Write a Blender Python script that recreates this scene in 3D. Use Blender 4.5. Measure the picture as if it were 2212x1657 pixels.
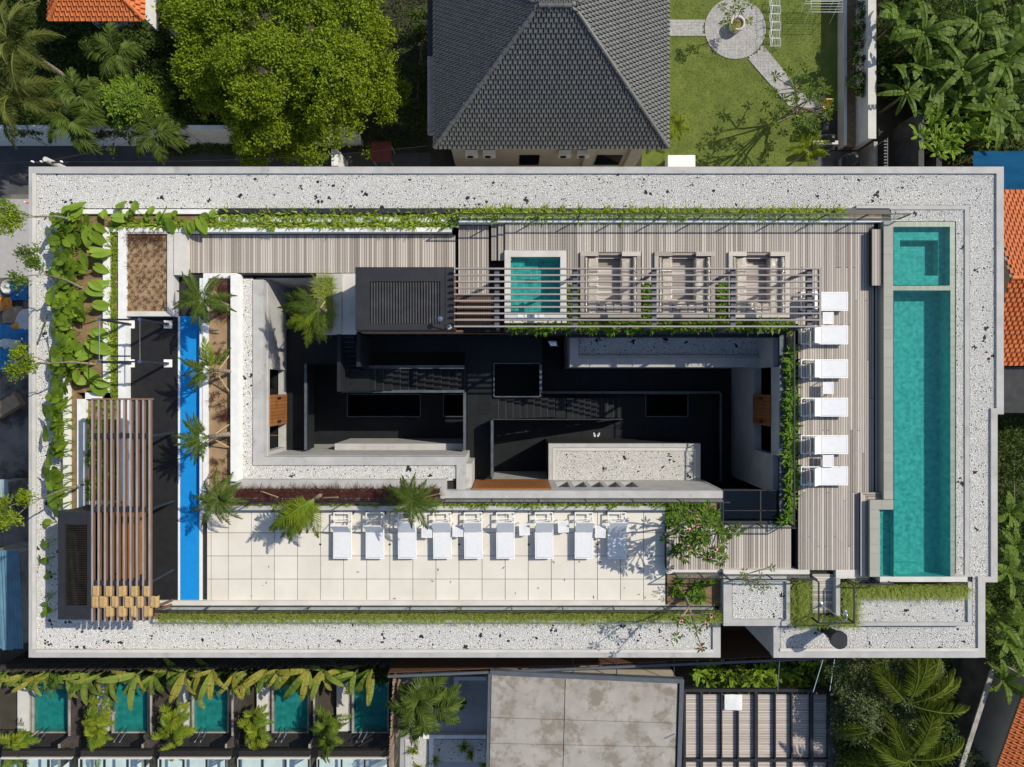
import bpy, math, random
import numpy as np
from mathutils import Vector, Matrix
random.seed(7); rng = np.random.default_rng(11)
S = bpy.context.scene
for o in list(bpy.data.objects): bpy.data.objects.remove(o)
COL = S.collection
# ---------------------------------------------------------------- camera, sky, sun, exposure
CZ, F, CX, CY = 38.8, 1440.0, 1106.0, 828.5      # camera height, focal length and centre in overview pixels (2212 wide)
cam = bpy.data.cameras.new('camera'); cam.sensor_width = 36; cam.lens = 36*F/2212; cam.clip_end = 2000; cam.clip_start = .5
co = bpy.data.objects.new('camera', cam); COL.objects.link(co); co.location = (0, 0, CZ); S.camera = co
W = bpy.data.worlds.new('World'); S.world = W; W.use_nodes = True
SUN_EL, SUN_AZ = math.radians(44), math.atan2(.874, .486)
nt = W.node_tree; sk = nt.nodes.new('ShaderNodeTexSky'); sk.sky_type = 'NISHITA'; sk.sun_disc = False
sk.sun_elevation = SUN_EL; sk.sun_rotation = SUN_AZ
nt.links.new(sk.outputs[0], nt.nodes['Background'].inputs[0]); nt.nodes['Background'].inputs[1].default_value = .13
sl = bpy.data.lights.new('sun', 'SUN'); sl.energy = 4.5; sl.angle = math.radians(.5); sl.color = (1, .93, .80)
so = bpy.data.objects.new('sun', sl); COL.objects.link(so); so.location = (30, 20, 60)
sd = Vector((math.sin(SUN_AZ)*math.cos(SUN_EL), math.cos(SUN_AZ)*math.cos(SUN_EL), math.sin(SUN_EL)))
so.rotation_euler = sd.to_track_quat('Z', 'Y').to_euler()
S.view_settings.view_transform = 'Standard'; S.view_settings.look = 'None'; S.view_settings.exposure = 0.0; S.view_settings.gamma = 1
S.render.engine = 'CYCLES'; S.cycles.transparent_max_bounces = 16; S.cycles.max_bounces = 6
# ---------------------------------------------------------------- helpers
def P(x, y, z=10.0):                 # overview pixel seen at height z -> world point
    s = (CZ-z)/F
    return ((x-CX)*s, (CY-y)*s, z)
def tag(o, label=None, cat=None, group=None, kind=None):
    for k, v in (('label', label), ('category', cat), ('group', group), ('kind', kind)):
        if v: o[k] = v
    return o
def empty(name, loc=(0, 0, 0), label=None, cat=None, group=None, rz=0, kind=None):
    o = bpy.data.objects.new(name, None); COL.objects.link(o); o.location = loc; o.rotation_euler = (0, 0, rz)
    o.empty_display_size = .2
    return tag(o, label, cat, group, kind)
class MB:
    def __init__(s): s.v = []; s.f = []
    def add(s, vs, fs):
        n = len(s.v); s.v += [tuple(p) for p in vs]; s.f += [tuple(i+n for i in f) for f in fs]; return s
    def box(s, x0, y0, z0, x1, y1, z1):
        if x0 > x1: x0, x1 = x1, x0
        if y0 > y1: y0, y1 = y1, y0
        if z0 > z1: z0, z1 = z1, z0
        return s.add([(x0,y0,z0),(x1,y0,z0),(x1,y1,z0),(x0,y1,z0),(x0,y0,z1),(x1,y0,z1),(x1,y1,z1),(x0,y1,z1)],
                     [(0,3,2,1),(4,5,6,7),(0,1,5,4),(1,2,6,5),(2,3,7,6),(3,0,4,7)])
    def vb(s, a, b, c, d, zt, zb):   # pixel rectangle read at height zt, extruded down to zb
        x0, y0, _ = P(a, b, zt); x1, y1, _ = P(c, d, zt)
        return s.box(x0, y0, zb, x1, y1, zt)
    def prism(s, pts, z0, z1):       # world polygon
        a = sum(pts[i][0]*pts[(i+1) % len(pts)][1]-pts[(i+1) % len(pts)][0]*pts[i][1] for i in range(len(pts)))
        if a < 0: pts = pts[::-1]
        n = len(pts)
        return s.add([(p[0], p[1], z0) for p in pts]+[(p[0], p[1], z1) for p in pts],
                     [tuple(range(n))[::-1], tuple(range(n, 2*n))]+[(i, (i+1) % n, n+(i+1) % n, n+i) for i in range(n)])
    def vpoly(s, px, zt, zb): return s.prism([P(x, y, zt)[:2] for x, y in px], zb, zt)
    def hexa(s, top, bot):           # 4 top points, 4 bottom points
        return s.add(list(bot)+list(top), [(0,3,2,1),(4,5,6,7),(0,1,5,4),(1,2,6,5),(2,3,7,6),(3,0,4,7)])
    def bar(s, p, q, w, h):          # beam from p to q
        p = Vector(p); q = Vector(q); d = (q-p).normalized()
        up = Vector((0, 0, 1)) if abs(d.z) < .95 else Vector((0, 1, 0))
        a = d.cross(up).normalized()*w/2; b = a.cross(d).normalized()*h/2
        vs = [p-a-b, p+a-b, p+a+b, p-a+b, q-a-b, q+a-b, q+a+b, q-a+b]
        return s.add(vs, [(0,3,2,1),(4,5,6,7),(0,1,5,4),(1,2,6,5),(2,3,7,6),(3,0,4,7)])
    def tube(s, pts, r0, r1=None, n=6):
        r1 = r0 if r1 is None else r1
        pts = [Vector(p) for p in pts]; m = len(pts); vs = []; fs = []
        for i, p in enumerate(pts):
            d = (pts[min(i+1, m-1)]-pts[max(i-1, 0)]).normalized()
            up = Vector((0, 0, 1)) if abs(d.z) < .9 else Vector((1, 0, 0))
            a = d.cross(up).normalized(); b = a.cross(d)
            r = r0+(r1-r0)*i/max(1, m-1)
            vs += [p+(a*math.cos(t)+b*math.sin(t))*r for t in [2*math.pi*k/n for k in range(n)]]
        for i in range(m-1):
            for k in range(n): fs.append((i*n+k, i*n+(k+1) % n, (i+1)*n+(k+1) % n, (i+1)*n+k))
        fs.append(tuple(range(n))); fs.append(tuple(range((m-1)*n, m*n))[::-1])
        return s.add(vs, fs)
    def lathe(s, c, prof, n=20):     # profile of (radius, z)
        vs = []; fs = []; m = len(prof)
        for r, z in prof: vs += [(c[0]+r*math.cos(2*math.pi*k/n), c[1]+r*math.sin(2*math.pi*k/n), z) for k in range(n)]
        for i in range(m-1):
            for k in range(n): fs.append((i*n+k, i*n+(k+1) % n, (i+1)*n+(k+1) % n, (i+1)*n+k))
        fs.append(tuple(range(n))[::-1]); fs.append(tuple(range((m-1)*n, m*n)))
        return s.add(vs, fs)
def link(name, me, parent=None, loc=(0, 0, 0)):
    o = bpy.data.objects.new(name, me); COL.objects.link(o); o.location = loc
    if parent: o.parent = parent
    return o
def wloc(o):
    v = Vector((0, 0, 0))
    while o: v += Vector(o.location); o = o.parent
    return v
def obj(name, mb, mat, parent=None, label=None, cat=None, group=None, kind=None, smooth=False, local=False):
    """one mesh object; world-space shape, origin at the parent's or at its own base"""
    me = bpy.data.meshes.new(name)
    vs = np.array(mb.v, dtype=float)
    if local: base = Vector((0, 0, 0)); loc = (0, 0, 0)
    elif parent: base = wloc(parent); loc = (0, 0, 0)
    else:
        lo = vs.min(0); hi = vs.max(0); base = Vector(((lo[0]+hi[0])/2, (lo[1]+hi[1])/2, lo[2])); loc = base
    vs = vs-np.array(base)
    me.from_pydata(vs.tolist(), [], mb.f); me.materials.append(mat)
    if smooth: me.polygons.foreach_set('use_smooth', [True]*len(me.polygons))
    return tag(link(name, me, parent, loc), label, cat, group, kind)
def npmesh(name, V, T, mat, smooth=False):   # numpy triangles or quads -> mesh
    V = np.asarray(V, dtype=np.float32); T = np.asarray(T, dtype=np.int32); k = T.shape[1]
    me = bpy.data.meshes.new(name); me.vertices.add(len(V)); me.vertices.foreach_set('co', V.ravel())
    me.loops.add(T.size); me.loops.foreach_set('vertex_index', T.ravel())
    me.polygons.add(len(T)); me.polygons.foreach_set('loop_start', np.arange(0, T.size, k, dtype=np.int32))
    me.polygons.foreach_set('loop_total', np.full(len(T), k, dtype=np.int32))
    me.polygons.foreach_set('use_smooth', np.full(len(T), smooth, dtype=bool))
    me.update(calc_edges=True); me.materials.append(mat)
    return me
# ---------------------------------------------------------------- materials
MATS = {}
def M(name, c1, c2=None, scale=3.0, rough=.75, spec=.3, bump=0.0, bscale=60.0, rnd=None, amt=.5, metal=0.0, contrast=.35,
      trans=0.0, stretch=None, coords='pos', c3=None, c3scale=1.0, c3at=.62, c3w=.1):
    m = bpy.data.materials.new(name); m.use_nodes = True; N = m.node_tree.nodes; L = m.node_tree.links
    b = N['Principled BSDF']; b.inputs['Roughness'].default_value = rough; b.inputs['Specular IOR Level'].default_value = spec
    b.inputs['Metallic'].default_value = metal
    c2 = c2 or c1
    if coords == 'pos': g = N.new('ShaderNodeNewGeometry'); cs = g.outputs['Position']
    else: g = N.new('ShaderNodeTexCoord'); cs = g.outputs['Object']
    if stretch:
        mp = N.new('ShaderNodeMapping'); mp.inputs['Scale'].default_value = stretch; L.new(cs, mp.inputs[0]); cs = mp.outputs[0]
    nz = N.new('ShaderNodeTexNoise'); nz.inputs['Scale'].default_value = scale; nz.inputs['Detail'].default_value = 6; L.new(cs, nz.inputs['Vector'])
    rp = N.new('ShaderNodeMapRange'); rp.inputs[1].default_value = .5-contrast/2; rp.inputs[2].default_value = .5+contrast/2; L.new(nz.outputs[0], rp.inputs[0])
    fac = rp.outputs[0]
    if rnd:
        if rnd == 'island': r = N.new('ShaderNodeNewGeometry').outputs['Random Per Island']
        else: r = N.new('ShaderNodeObjectInfo').outputs['Random']
        mx = N.new('ShaderNodeMix'); mx.inputs[0].default_value = amt; L.new(fac, mx.inputs[2]); L.new(r, mx.inputs[3]); fac = mx.outputs[0]
    cm = N.new('ShaderNodeMix'); cm.data_type = 'RGBA'; cm.inputs[6].default_value = (*c1, 1); cm.inputs[7].default_value = (*c2, 1); L.new(fac, cm.inputs[0])
    out = cm.outputs[2]
    if c3:                            # stains or a second tone with a shape of its own
        n3 = N.new('ShaderNodeTexNoise'); n3.inputs['Scale'].default_value = c3scale; n3.inputs['Detail'].default_value = 12; n3.inputs['Roughness'].default_value = .74; L.new(g.outputs['Position'] if coords == 'pos' else cs, n3.inputs['Vector'])
        r3 = N.new('ShaderNodeMapRange'); r3.inputs[1].default_value = c3at; r3.inputs[2].default_value = c3at+c3w; L.new(n3.outputs[0], r3.inputs[0])
        m3 = N.new('ShaderNodeMix'); m3.data_type = 'RGBA'; L.new(r3.outputs[0], m3.inputs[0]); L.new(out, m3.inputs[6]); m3.inputs[7].default_value = (*c3, 1); out = m3.outputs[2]
    L.new(out, b.inputs['Base Color'])
    if bump:
        bn = N.new('ShaderNodeTexNoise'); bn.inputs['Scale'].default_value = bscale; bn.inputs['Detail'].default_value = 4; L.new(cs, bn.inputs['Vector'])
        bp = N.new('ShaderNodeBump'); bp.inputs['Strength'].default_value = bump; bp.inputs['Distance'].default_value = .02; L.new(bn.outputs[0], bp.inputs['Height']); L.new(bp.outputs[0], b.inputs['Normal'])
    if trans:                         # thin leaves let light through
        tr = N.new('ShaderNodeBsdfTranslucent'); L.new(out, tr.inputs[0]); ms = N.new('ShaderNodeMixShader'); ms.inputs[0].default_value = trans
        L.new(b.outputs[0], ms.inputs[1]); L.new(tr.outputs[0], ms.inputs[2]); L.new(ms.outputs[0], N['Material Output'].inputs[0])
    MATS[name] = m
    return m
def glass_mat(name, tint, rough=.02, bump=0, bscale=6, fres=1.33, murk=None):
    m = bpy.data.materials.new(name); m.use_nodes = True; N = m.node_tree.nodes; L = m.node_tree.links
    N.remove(N['Principled BSDF'])
    t = N.new('ShaderNodeBsdfTransparent'); t.inputs[0].default_value = (*tint, 1)
    gl = N.new('ShaderNodeBsdfGlossy'); gl.inputs['Roughness'].default_value = rough
    fr = N.new('ShaderNodeLayerWeight'); fr.inputs[0].default_value = .5; ms = N.new('ShaderNodeMixShader')
    f0 = ((fres-1)/(fres+1))**2; pw = N.new('ShaderNodeMath'); pw.operation = 'POWER'; pw.inputs[1].default_value = 5; ma = N.new('ShaderNodeMath'); ma.operation = 'MULTIPLY_ADD'; ma.inputs[1].default_value = 1-f0; ma.inputs[2].default_value = f0
    L.new(fr.outputs['Facing'], pw.inputs[0]); L.new(pw.outputs[0], ma.inputs[0]); L.new(ma.outputs[0], ms.inputs[0]); L.new(t.outputs[0], ms.inputs[1]); L.new(gl.outputs[0], ms.inputs[2]); L.new(ms.outputs[0], N['Material Output'].inputs[0])
    if bump:
        g = N.new('ShaderNodeNewGeometry'); bn = N.new('ShaderNodeTexNoise'); bn.inputs['Scale'].default_value = bscale; bn.inputs['Detail'].default_value = 3; L.new(g.outputs['Position'], bn.inputs['Vector'])
        bp = N.new('ShaderNodeBump'); bp.inputs['Strength'].default_value = bump; bp.inputs['Distance'].default_value = .05; L.new(bn.outputs[0], bp.inputs['Height'])
        L.new(bp.outputs[0], gl.inputs['Normal']); L.new(bp.outputs[0], fr.inputs['Normal']); ripple = bp
    if murk:                          # light scattered back by the water itself
        df = N.new('ShaderNodeBsdfDiffuse'); df.inputs[0].default_value = (*murk[:3], 1); m2 = N.new('ShaderNodeMixShader'); m2.inputs[0].default_value = murk[3]; L.new(ripple.outputs[0], df.inputs['Normal'])
        L.new(t.outputs[0], m2.inputs[1]); L.new(df.outputs[0], m2.inputs[2]); L.new(m2.outputs[0], ms.inputs[1])
    MATS[name] = m
    return m
m_white = M('white_paint', (.78,.78,.77), (.66,.67,.67), 2.5, .6, c3=(.5,.5,.47), c3scale=2.4, c3at=.62, c3w=.2)
m_conc = M('concrete', (.47,.465,.45), (.36,.355,.345), 1.6, .85, bump=.15, contrast=.5, c3=(.27,.26,.24), c3scale=1.3, c3at=.56, c3w=.14)
m_concl = M('pale_concrete', (.60,.58,.54), (.50,.485,.45), 1.2, .85, bump=.1)
m_concd = M('weathered_concrete', (.40,.375,.34), (.28,.265,.245), 1.1, .9, bump=.4, bscale=18, contrast=.5, c3=(.225,.20,.165), c3scale=.8, c3at=.48, c3w=.1)
m_deck = M('weathered_timber', (.60,.545,.49), (.205,.175,.15), 3.0, .8, rnd='obj', amt=.72, coords='obj', stretch=(3, 7, 1), bump=.1)
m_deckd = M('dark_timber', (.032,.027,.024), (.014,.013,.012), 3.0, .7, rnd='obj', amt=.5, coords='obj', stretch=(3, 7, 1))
m_char = M('charcoal_metal', (.025,.027,.031), (.019,.02,.023), 2.0, .5, .4)
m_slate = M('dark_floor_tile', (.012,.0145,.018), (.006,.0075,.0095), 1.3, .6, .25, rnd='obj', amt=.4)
m_beam = M('blue_grey_beam', (.10,.115,.14), (.08,.09,.11), 2, .6)
m_slat = M('grey_slat', (.36,.32,.30), (.25,.215,.20), 4, .75, rnd='obj', amt=.5, stretch=(.4, 6, 6))
m_wslat = M('brown_slat', (.21,.125,.08), (.14,.08,.05), 4, .6, rnd='obj', amt=.4, stretch=(6, .4, 6))
m_wslatg = M('weathered_slat_top', (.33,.29,.28), (.24,.2,.19), 4, .75, stretch=(6, .4, 6))
m_orangewood = M('warm_timber', (.33,.14,.045), (.21,.08,.025), 3, .5, rnd='obj', amt=.4, stretch=(8, .6, .6))
m_membrane = M('black_membrane', (.022,.022,.024), None, 3, .8)
m_pebble = M('white_pebble', (.95,.945,.93), (.60,.585,.55), 3, .6, rnd='island', amt=.9)
m_under = M('grey_underlayer', (.56,.55,.53), (.34,.33,.32), 26, .9)
m_soil = M('soil', (.27,.18,.10), (.17,.11,.06), 4, .95, bump=.8, bscale=30)
m_sand = M('sandy_soil', (.36,.25,.145), (.27,.18,.10), 3, .95, bump=.8, bscale=25)
m_rubber = M('black_rubber', (.016,.016,.018), (.011,.011,.012), 3, .7)
m_blue = M('blue_turf', (.004,.25,.66), (.004,.20,.53), 3, .85, contrast=.6)
m_line = M('white_line', (.75,.76,.78), (.68,.69,.7), 4, .7)
m_terr = M('terrace_tile', (.71,.675,.605), (.61,.565,.49), 1.1, .55, rnd='obj', amt=.45, coords='pos', c3=(.53,.46,.37), c3scale=1.7, c3at=.62, c3w=.2)
m_grout = M('grout', (.05,.05,.045), None)
m_sofa = M('sofa_fabric', (.52,.46,.39), (.44,.385,.32), 4, .8)
m_plastic = None
m_wfab = M('white_sling', (.69,.70,.72), (.64,.65,.67), 8, .7)
m_wmetal = M('white_metal', (.8,.8,.8), None, 3, .4)
m_marble = M('white_marble', (.72,.72,.73), (.6,.6,.62), 3, .35, c3=(.3,.3,.33), c3scale=9, c3at=.62)
m_chrome = M('chrome', (.75,.76,.78), None, 3, .15, metal=1.0)
m_poolg = M('pool_stone_tile', (.42,.64,.56), (.10,.31,.29), 4.5, .5, rnd='island', amt=.38)  # stone tones, contrast widened to stand in for ripple light on the floor
m_cope = M('grey_green_coping', (.36,.35,.30), (.29,.285,.25), 2, .7, rnd='obj', amt=.6)
m_copew = M('wet_edge_tile', (.30,.34,.27), (.20,.25,.21), 9, .4, rnd='island', amt=.8)
m_rooft = M('grey_roof_tile', (.125,.127,.122), (.085,.087,.083), 3, .42, .5, rnd='obj', amt=.5)
m_terra = M('terracotta_tile', (.62,.19,.06), (.46,.12,.035), 3, .7, rnd='obj', amt=.6)
m_grass = M('lawn_grass', (.135,.17,.03), (.085,.12,.018), 1.2, .9, bump=.6, bscale=50, c3=(.19,.17,.055), c3scale=2.5, c3at=.56)
m_gblade = M('lawn_blade', (.17,.20,.045), (.075,.12,.016), 1.0, .7, rnd='island', amt=.7, trans=.25)
m_paver = M('grey_paver', (.46,.445,.43), (.30,.29,.28), 4, .85, rnd='island', amt=.75)
m_asph = M('lane_asphalt', (.085,.085,.09), (.06,.06,.062), 1.2, .9, bump=.3)
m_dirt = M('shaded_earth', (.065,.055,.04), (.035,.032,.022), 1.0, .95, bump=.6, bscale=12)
m_bark = M('bark', (.30,.25,.19), (.17,.14,.10), 9, .9, bump=.5)
m_bamboo = M('bamboo', (.5,.38,.2), (.38,.27,.13), 5, .6)
m_burlap = M('burlap', (.50,.335,.15), (.38,.25,.105), 20, .95, bump=.6, bscale=90)
def LM(n, a, b, amt=.75, rough=.55, tr=.3): return M(n, a, b, 2.2, rough, .22, rnd='island', amt=amt, trans=tr)
l_tree = LM('leaf_bright_tree', (.31,.385,.016), (.06,.125,.006), .7)
l_ear = LM('leaf_elephant_ear', (.30,.40,.04), (.12,.23,.022), .5, .55, .35)
l_spike = LM('leaf_spider_lily', (.38,.44,.05), (.14,.25,.02), .9)
l_palm = LM('leaf_palm', (.15,.21,.035), (.05,.095,.018), .8)
l_palmy = LM('leaf_palm_yellow', (.33,.36,.03), (.13,.21,.015), .8)
l_plum = LM('leaf_plumeria', (.16,.235,.03), (.055,.11,.014), .8)
l_ban = LM('leaf_banana', (.16,.235,.026), (.045,.10,.010), .7, .6)
l_dark = LM('leaf_dark_shrub', (.10,.15,.02), (.02,.045,.007), .9)
l_oliv = LM('leaf_grey_tree', (.23,.26,.11), (.06,.095,.03), .9)
l_fluff = LM('leaf_fluffy_grass', (.44,.46,.11), (.19,.28,.03), .9)
l_purp = LM('leaf_purple_grass', (.15,.055,.045), (.06,.02,.02), .9)
l_seed = LM('leaf_dry_seedling', (.22,.14,.07), (.09,.045,.025), .9)
m_flower = M('pink_flower', (.75,.25,.3), (.85,.5,.5), 4, .6)
m_water = glass_mat('pool_water', (.38,.82,.82), rough=.09, bump=.14, bscale=6, murk=(.003,.17,.20,.11))
m_glass = glass_mat('clear_glass', (.92,.97,.96), fres=1.45)
m_glassd = glass_mat('dark_tinted_glass', (.25,.38,.42), fres=1.5)
m_film = glass_mat('plastic_film', (.93,.93,.93), rough=.12, bump=1.0, bscale=14, fres=1.7)
# ================================================================ the setting: ground sheets
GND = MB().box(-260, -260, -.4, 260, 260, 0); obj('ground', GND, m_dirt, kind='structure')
def sheet(name, px, mat, z=.004, kind='structure', **k): return obj(name, MB().vpoly(px, z, z-.2 if z < .05 else 0), mat, kind=kind, **k)
sheet('lane', [(-150,300),(380,300),(560,330),(930,330),(930,420),(-150,420)], m_asph, .012)
sheet('lane_west', [(-150,420),(150,420),(150,1180),(-150,1180)], M('dirty_paving', (.20,.18,.16), (.10,.09,.08), .8, .9, c3=(.05,.045,.04), c3scale=.4, c3at=.5), .016)
sheet('lawn', [(1420,-60),(1850,-60),(1830,240),(1760,240),(1760,420),(1380,420)], m_grass, .012)
# ================================================================ the hotel
HB = empty('hotel_building', P(1106, 828, 0), 'low concrete hotel building with white gravel roofs around a dark open courtyard', 'building')
ZP, ZG = 9.60, 9.50
def part(name, mat, *rects, parent=HB, **k):
    mb = MB()
    for r in rects: mb.vb(*r)
    return obj(name, mb, mat, parent, **k)
# outer shell: walls, then parapets 3 mm proud of them
for r in ((63,361,75,1419), (75,361,2167,374), (2156,374,2167,881), (2143,881,2155,1248), (2115,1248,2127,1419), (75,1405,1555,1419), (1543,1345,1555,1405), (1672,1408,2115,1419), (1672,1353,1684,1408)):
    part('outer_wall', m_conc, (*r, 9.2, 0))
for r in ((62,360,76.5,1420.5), (76.5,360,2153,374.5), (2153,360,2168.5,882), (2141,882,2168.5,895), (2141,895,2155,1246), (2113,1246,2155,1258), (2113,1258,2128.5,1420.5), (76.5,1403.5,1540,1420.5), (1540,1343,1556.5,1420.5), (1671,1407,2113,1421), (1671,1353,1685,1407)):
    part('parapet', m_conc, (*r, ZP, 9.203))
for r in ((69,374.5,76,1403), (76.6,1403.6,1540,1410), (1685.2,1401,2113,1407.2)):
    part('parapet_coping', m_concl, (*r, ZP+.045, ZP+.003))
# roof slabs (membrane under the pebbles)
SLAB = [(76,374,546,1404), (546,374,735,592), (735,374,1090,716), (1090,374,1224,545), (1090,694,1224,716), (1224,374,1690,716), (1690,374,1885,1246), (1885,374,2141,478), (2064,478,2141,1246), (546,1005,1005,1404), (1005,1062,1556,1404), (1556,1128,1690,1247), (1685,1246,2113,1408), (2141,374,2155,884)]
mb = MB()
for i, r in enumerate(SLAB): mb.vb(*r, ZG-.002*i, 9.0)
obj('roof_slab', mb, m_membrane, HB)
# pebble beds: real stones, far too many to count
def inside(px, py, rects): return np.any([(px >= a) & (px <= c) & (py >= b) & (py <= d) for a, b, c, d in rects], axis=0)
OCT = np.array([(1,0,0),(-1,0,0),(0,1,0),(0,-1,0),(0,0,1),(0,0,-1)], float)
OF = np.array([(0,2,4),(2,1,4),(1,3,4),(3,0,4),(2,0,5),(1,2,5),(3,1,5),(0,3,5)])
def pebbles(rects, z, holes=(), step=.044, dark=1.0, label='white pebbles'):
    # stones sit on a grey under-layer; where none lie the black membrane shows
    s = (CZ-z)/F; vs = []
    for a, b, c, d in rects:
        x0, y1, _ = P(a, b, z); x1, y0, _ = P(c, d, z)
        gx, gy = np.meshgrid(np.arange(x0+.02, x1-.01, step), np.arange(y0+.02, y1-.01, step*.92))
        gx[::2] += step/2
        vs.append(np.c_[gx.ravel(), gy.ravel()])
    p = np.vstack(vs); p += rng.uniform(-.013, .013, p.shape)
    px = p[:, 0]/s+CX; py = CY-p[:, 1]/s
    keep = rng.random(len(p)) > .02
    for a, b, c, d in rects:             # bare patches where the membrane shows through
        x0, y1, _ = P(a, b, z); x1, y0, _ = P(c, d, z)
        for _ in range(int(abs((x1-x0)*(y1-y0))*.8*dark)):
            q = np.array([rng.uniform(x0, x1), rng.uniform(y0, y1)])
            for _ in range(rng.integers(1, 6)):
                r = rng.uniform(.025, .07); keep &= ((p-q)**2).sum(1) > r*r; q = q+rng.normal(0, .07, 2)
    if holes: keep &= ~inside(px, py, holes)
    q = p[~keep]; q = q[~inside(q[:, 0]/s+CX, CY-q[:, 1]/s, holes)] if holes else q
    mb = MB()
    for x, y in q: mb.box(x-.03, y-.03, z-.004, x+.03, y+.03, z+.003+random.random()*.001)
    ub = MB()
    for a, b, c, d in rects: ub.vb(a, b, c, d, z+.001, z-.003)
    obj('pebble_underlayer', ub, m_under, HB); obj('bare_patch', mb, m_membrane, HB, kind='stuff')
    p = p[keep]; n = len(p)
    sc = np.c_[rng.uniform(.025,.038,n), rng.uniform(.019,.029,n), rng.uniform(.006,.011,n)]
    an = rng.uniform(0, np.pi, n); ca, sa = np.cos(an)[:, None], np.sin(an)[:, None]
    L = OCT[None]*sc[:, None]
    tx = rng.normal(0, .16, n)[:, None]
    X = L[..., 0]*ca-L[..., 1]*sa; Y = L[..., 0]*sa+L[..., 1]*ca; Z = L[..., 2]+L[..., 0]*tx
    V = np.stack([X+p[:, :1], Y+p[:, 1:2], Z+z+.012], -1).reshape(-1, 3)
    T = (OF[None]+6*np.arange(n)[:, None, None]).reshape(-1, 3)
    c = V.mean(0); c[2] = z
    return tag(link('pebble_bed', npmesh('pebble_bed', V-c, T, m_pebble, True), None, c), label, 'pebbles', None, 'stuff')
pebbles([(76.5,374.5,2153,450), (2094,450,2153,884), (2094,884,2141,1246), (1850,443,2094,452)], ZG, [(1840,443,2095,460)], label='white pebble bed on the flat roof beside the tiled and grassy neighbours')
pebbles([(76.5,450,150,1403), (150,1340,1540,1403), (125,1100,200,1345)], ZG, [(126,1106,197,1337)], label='white pebble bed along the roof edge below leaning broad-leaved plants')
# ---- west planters, white rendered walls
ZW = 10.0
def wbox(*rs, mat=m_white, name='planter_wall', top=ZW, bot=9.3): return [part(name, mat, (*r, top, bot)) for r in rs]
wbox((150,452,472,462), (136,452,150,1100), (222,491,990,501), (222,501,237,862), (166,862,185,1100), (184,848,237,862), (255,501,271.5,1100))
wbox((375,501,400,507), (361,505,375,683), (271.5,672.5,361,683), (271.5,501,361,505), (184,1082,256,1090), mat=m_concl, top=9.97)
part('bench', m_concl, (375.5,507,400.5,594, 10.02, 9.3))
def bed(name, rects, z, mat, zb=9.2):
    mb = MB()
    for i, r in enumerate(rects): mb.vb(*r, z-.003*i, zb)
    return obj(name, mb, mat, kind='structure')
bed('soil_bed', [(150,462,474,491), (150,491,222,848), (150,848,166,1100), (472,460,984,469), (472,480,984,490)], 9.86, m_soil)
bed('soil_strip', [(237,501,255,862), (185,862,255,1082)], 9.84, m_soil)
bed('sand_bed', [(271.5,505,361,672.5)], 9.86, m_sand)
# long planters north of the decks
part('planter_back', m_char, (472,450,1922,460.5, 10.12, 9.3))
wbox((472,468.5,988,480), (976,461,990,501), top=10.0)
part('planter_front', m_white, (990,473,1922,480, 10.25, 9.3))
bed('soil_trough', [(990,460.5,1905,473)], 10.05, m_soil)
# rubber track, blue strip
part('track_edge', m_concl, (237,862,256,1082, 9.5, 9.3))
obj('rubber_floor', MB().vb(270,683,384.5,1297.5, 9.62, 9.3), m_rubber, kind='structure')
obj('blue_running_strip', MB().vb(389,683,431,1297.5, 9.622, 9.3), m_blue, kind='structure')
obj('track_line', MB().vb(384.5,683,389,1297.5, 9.625, 9.3), m_line, kind='structure')
wbox((431,601,437.5,1115), top=9.95, name='track_wall')
wbox((437.5,601,449,1060), (439,590,498,601), top=10.0); wbox((498,590,511,1040), top=10.22)
wbox((430.5,1115,436,1297.5), top=9.64, name='track_line_wall')
part('drain_channel', m_char, (436,1110,446.5,1297.5, 9.55, 9.3))
bed('palm_bed', [(449,601,498,1044), (449,1044,950,1076)], 9.9, m_sand)
# inner gravel strip and its concrete
pebbles([(523.5,602,547,1038), (547,1005,986,1038)], 9.56, label='white pebble strip around the concrete edge of the courtyard')
part('strip_slab', m_membrane, (523.5,600,547,1038, 9.55, 9.0), (547,1005,986,1038, 9.548, 9.0))
part('inner_parapet', m_conc, (546.5,604,569,1005, 9.64, 9.2))
part('inner_parapet', m_conc, (569,987,986,1005, 9.64, 9.2))
part('inner_parapet', m_conc, (986,987,1005,1058, 9.64, 9.2))
part('planter_rim', m_conc, (498,1037,950,1055.5, 10.0, 9.2))
part('planter_rim', m_conc, (950,1037,963.5,1081, 10.0, 9.2))
part('planter_rim', m_conc, (455,1076,950,1081, 10.0, 9.2))
# terrace ledges
part('terrace_ledge', m_concl, (455,1093,1437,1104, 9.78, 9.2))
part('terrace_back_wall', m_conc, (963.5,1060,1561,1077, 9.95, 9.2))
bed('soil_line', [(449,1081,1437,1093)], 9.7, m_soil)
part('terrace_curb', m_concl, (340,1297.5,1437,1309, 9.72, 9.2))
part('terrace_rim', m_conc, (335,1309,1540,1317.5, 9.85, 9.2))
bed('grass_trough', [(330,1317.5,1540,1338)], 9.72, m_soil)
part('grass_trough_edge', m_concl, (330,1338,1556,1344.5, 9.9, 9.2))
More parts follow.
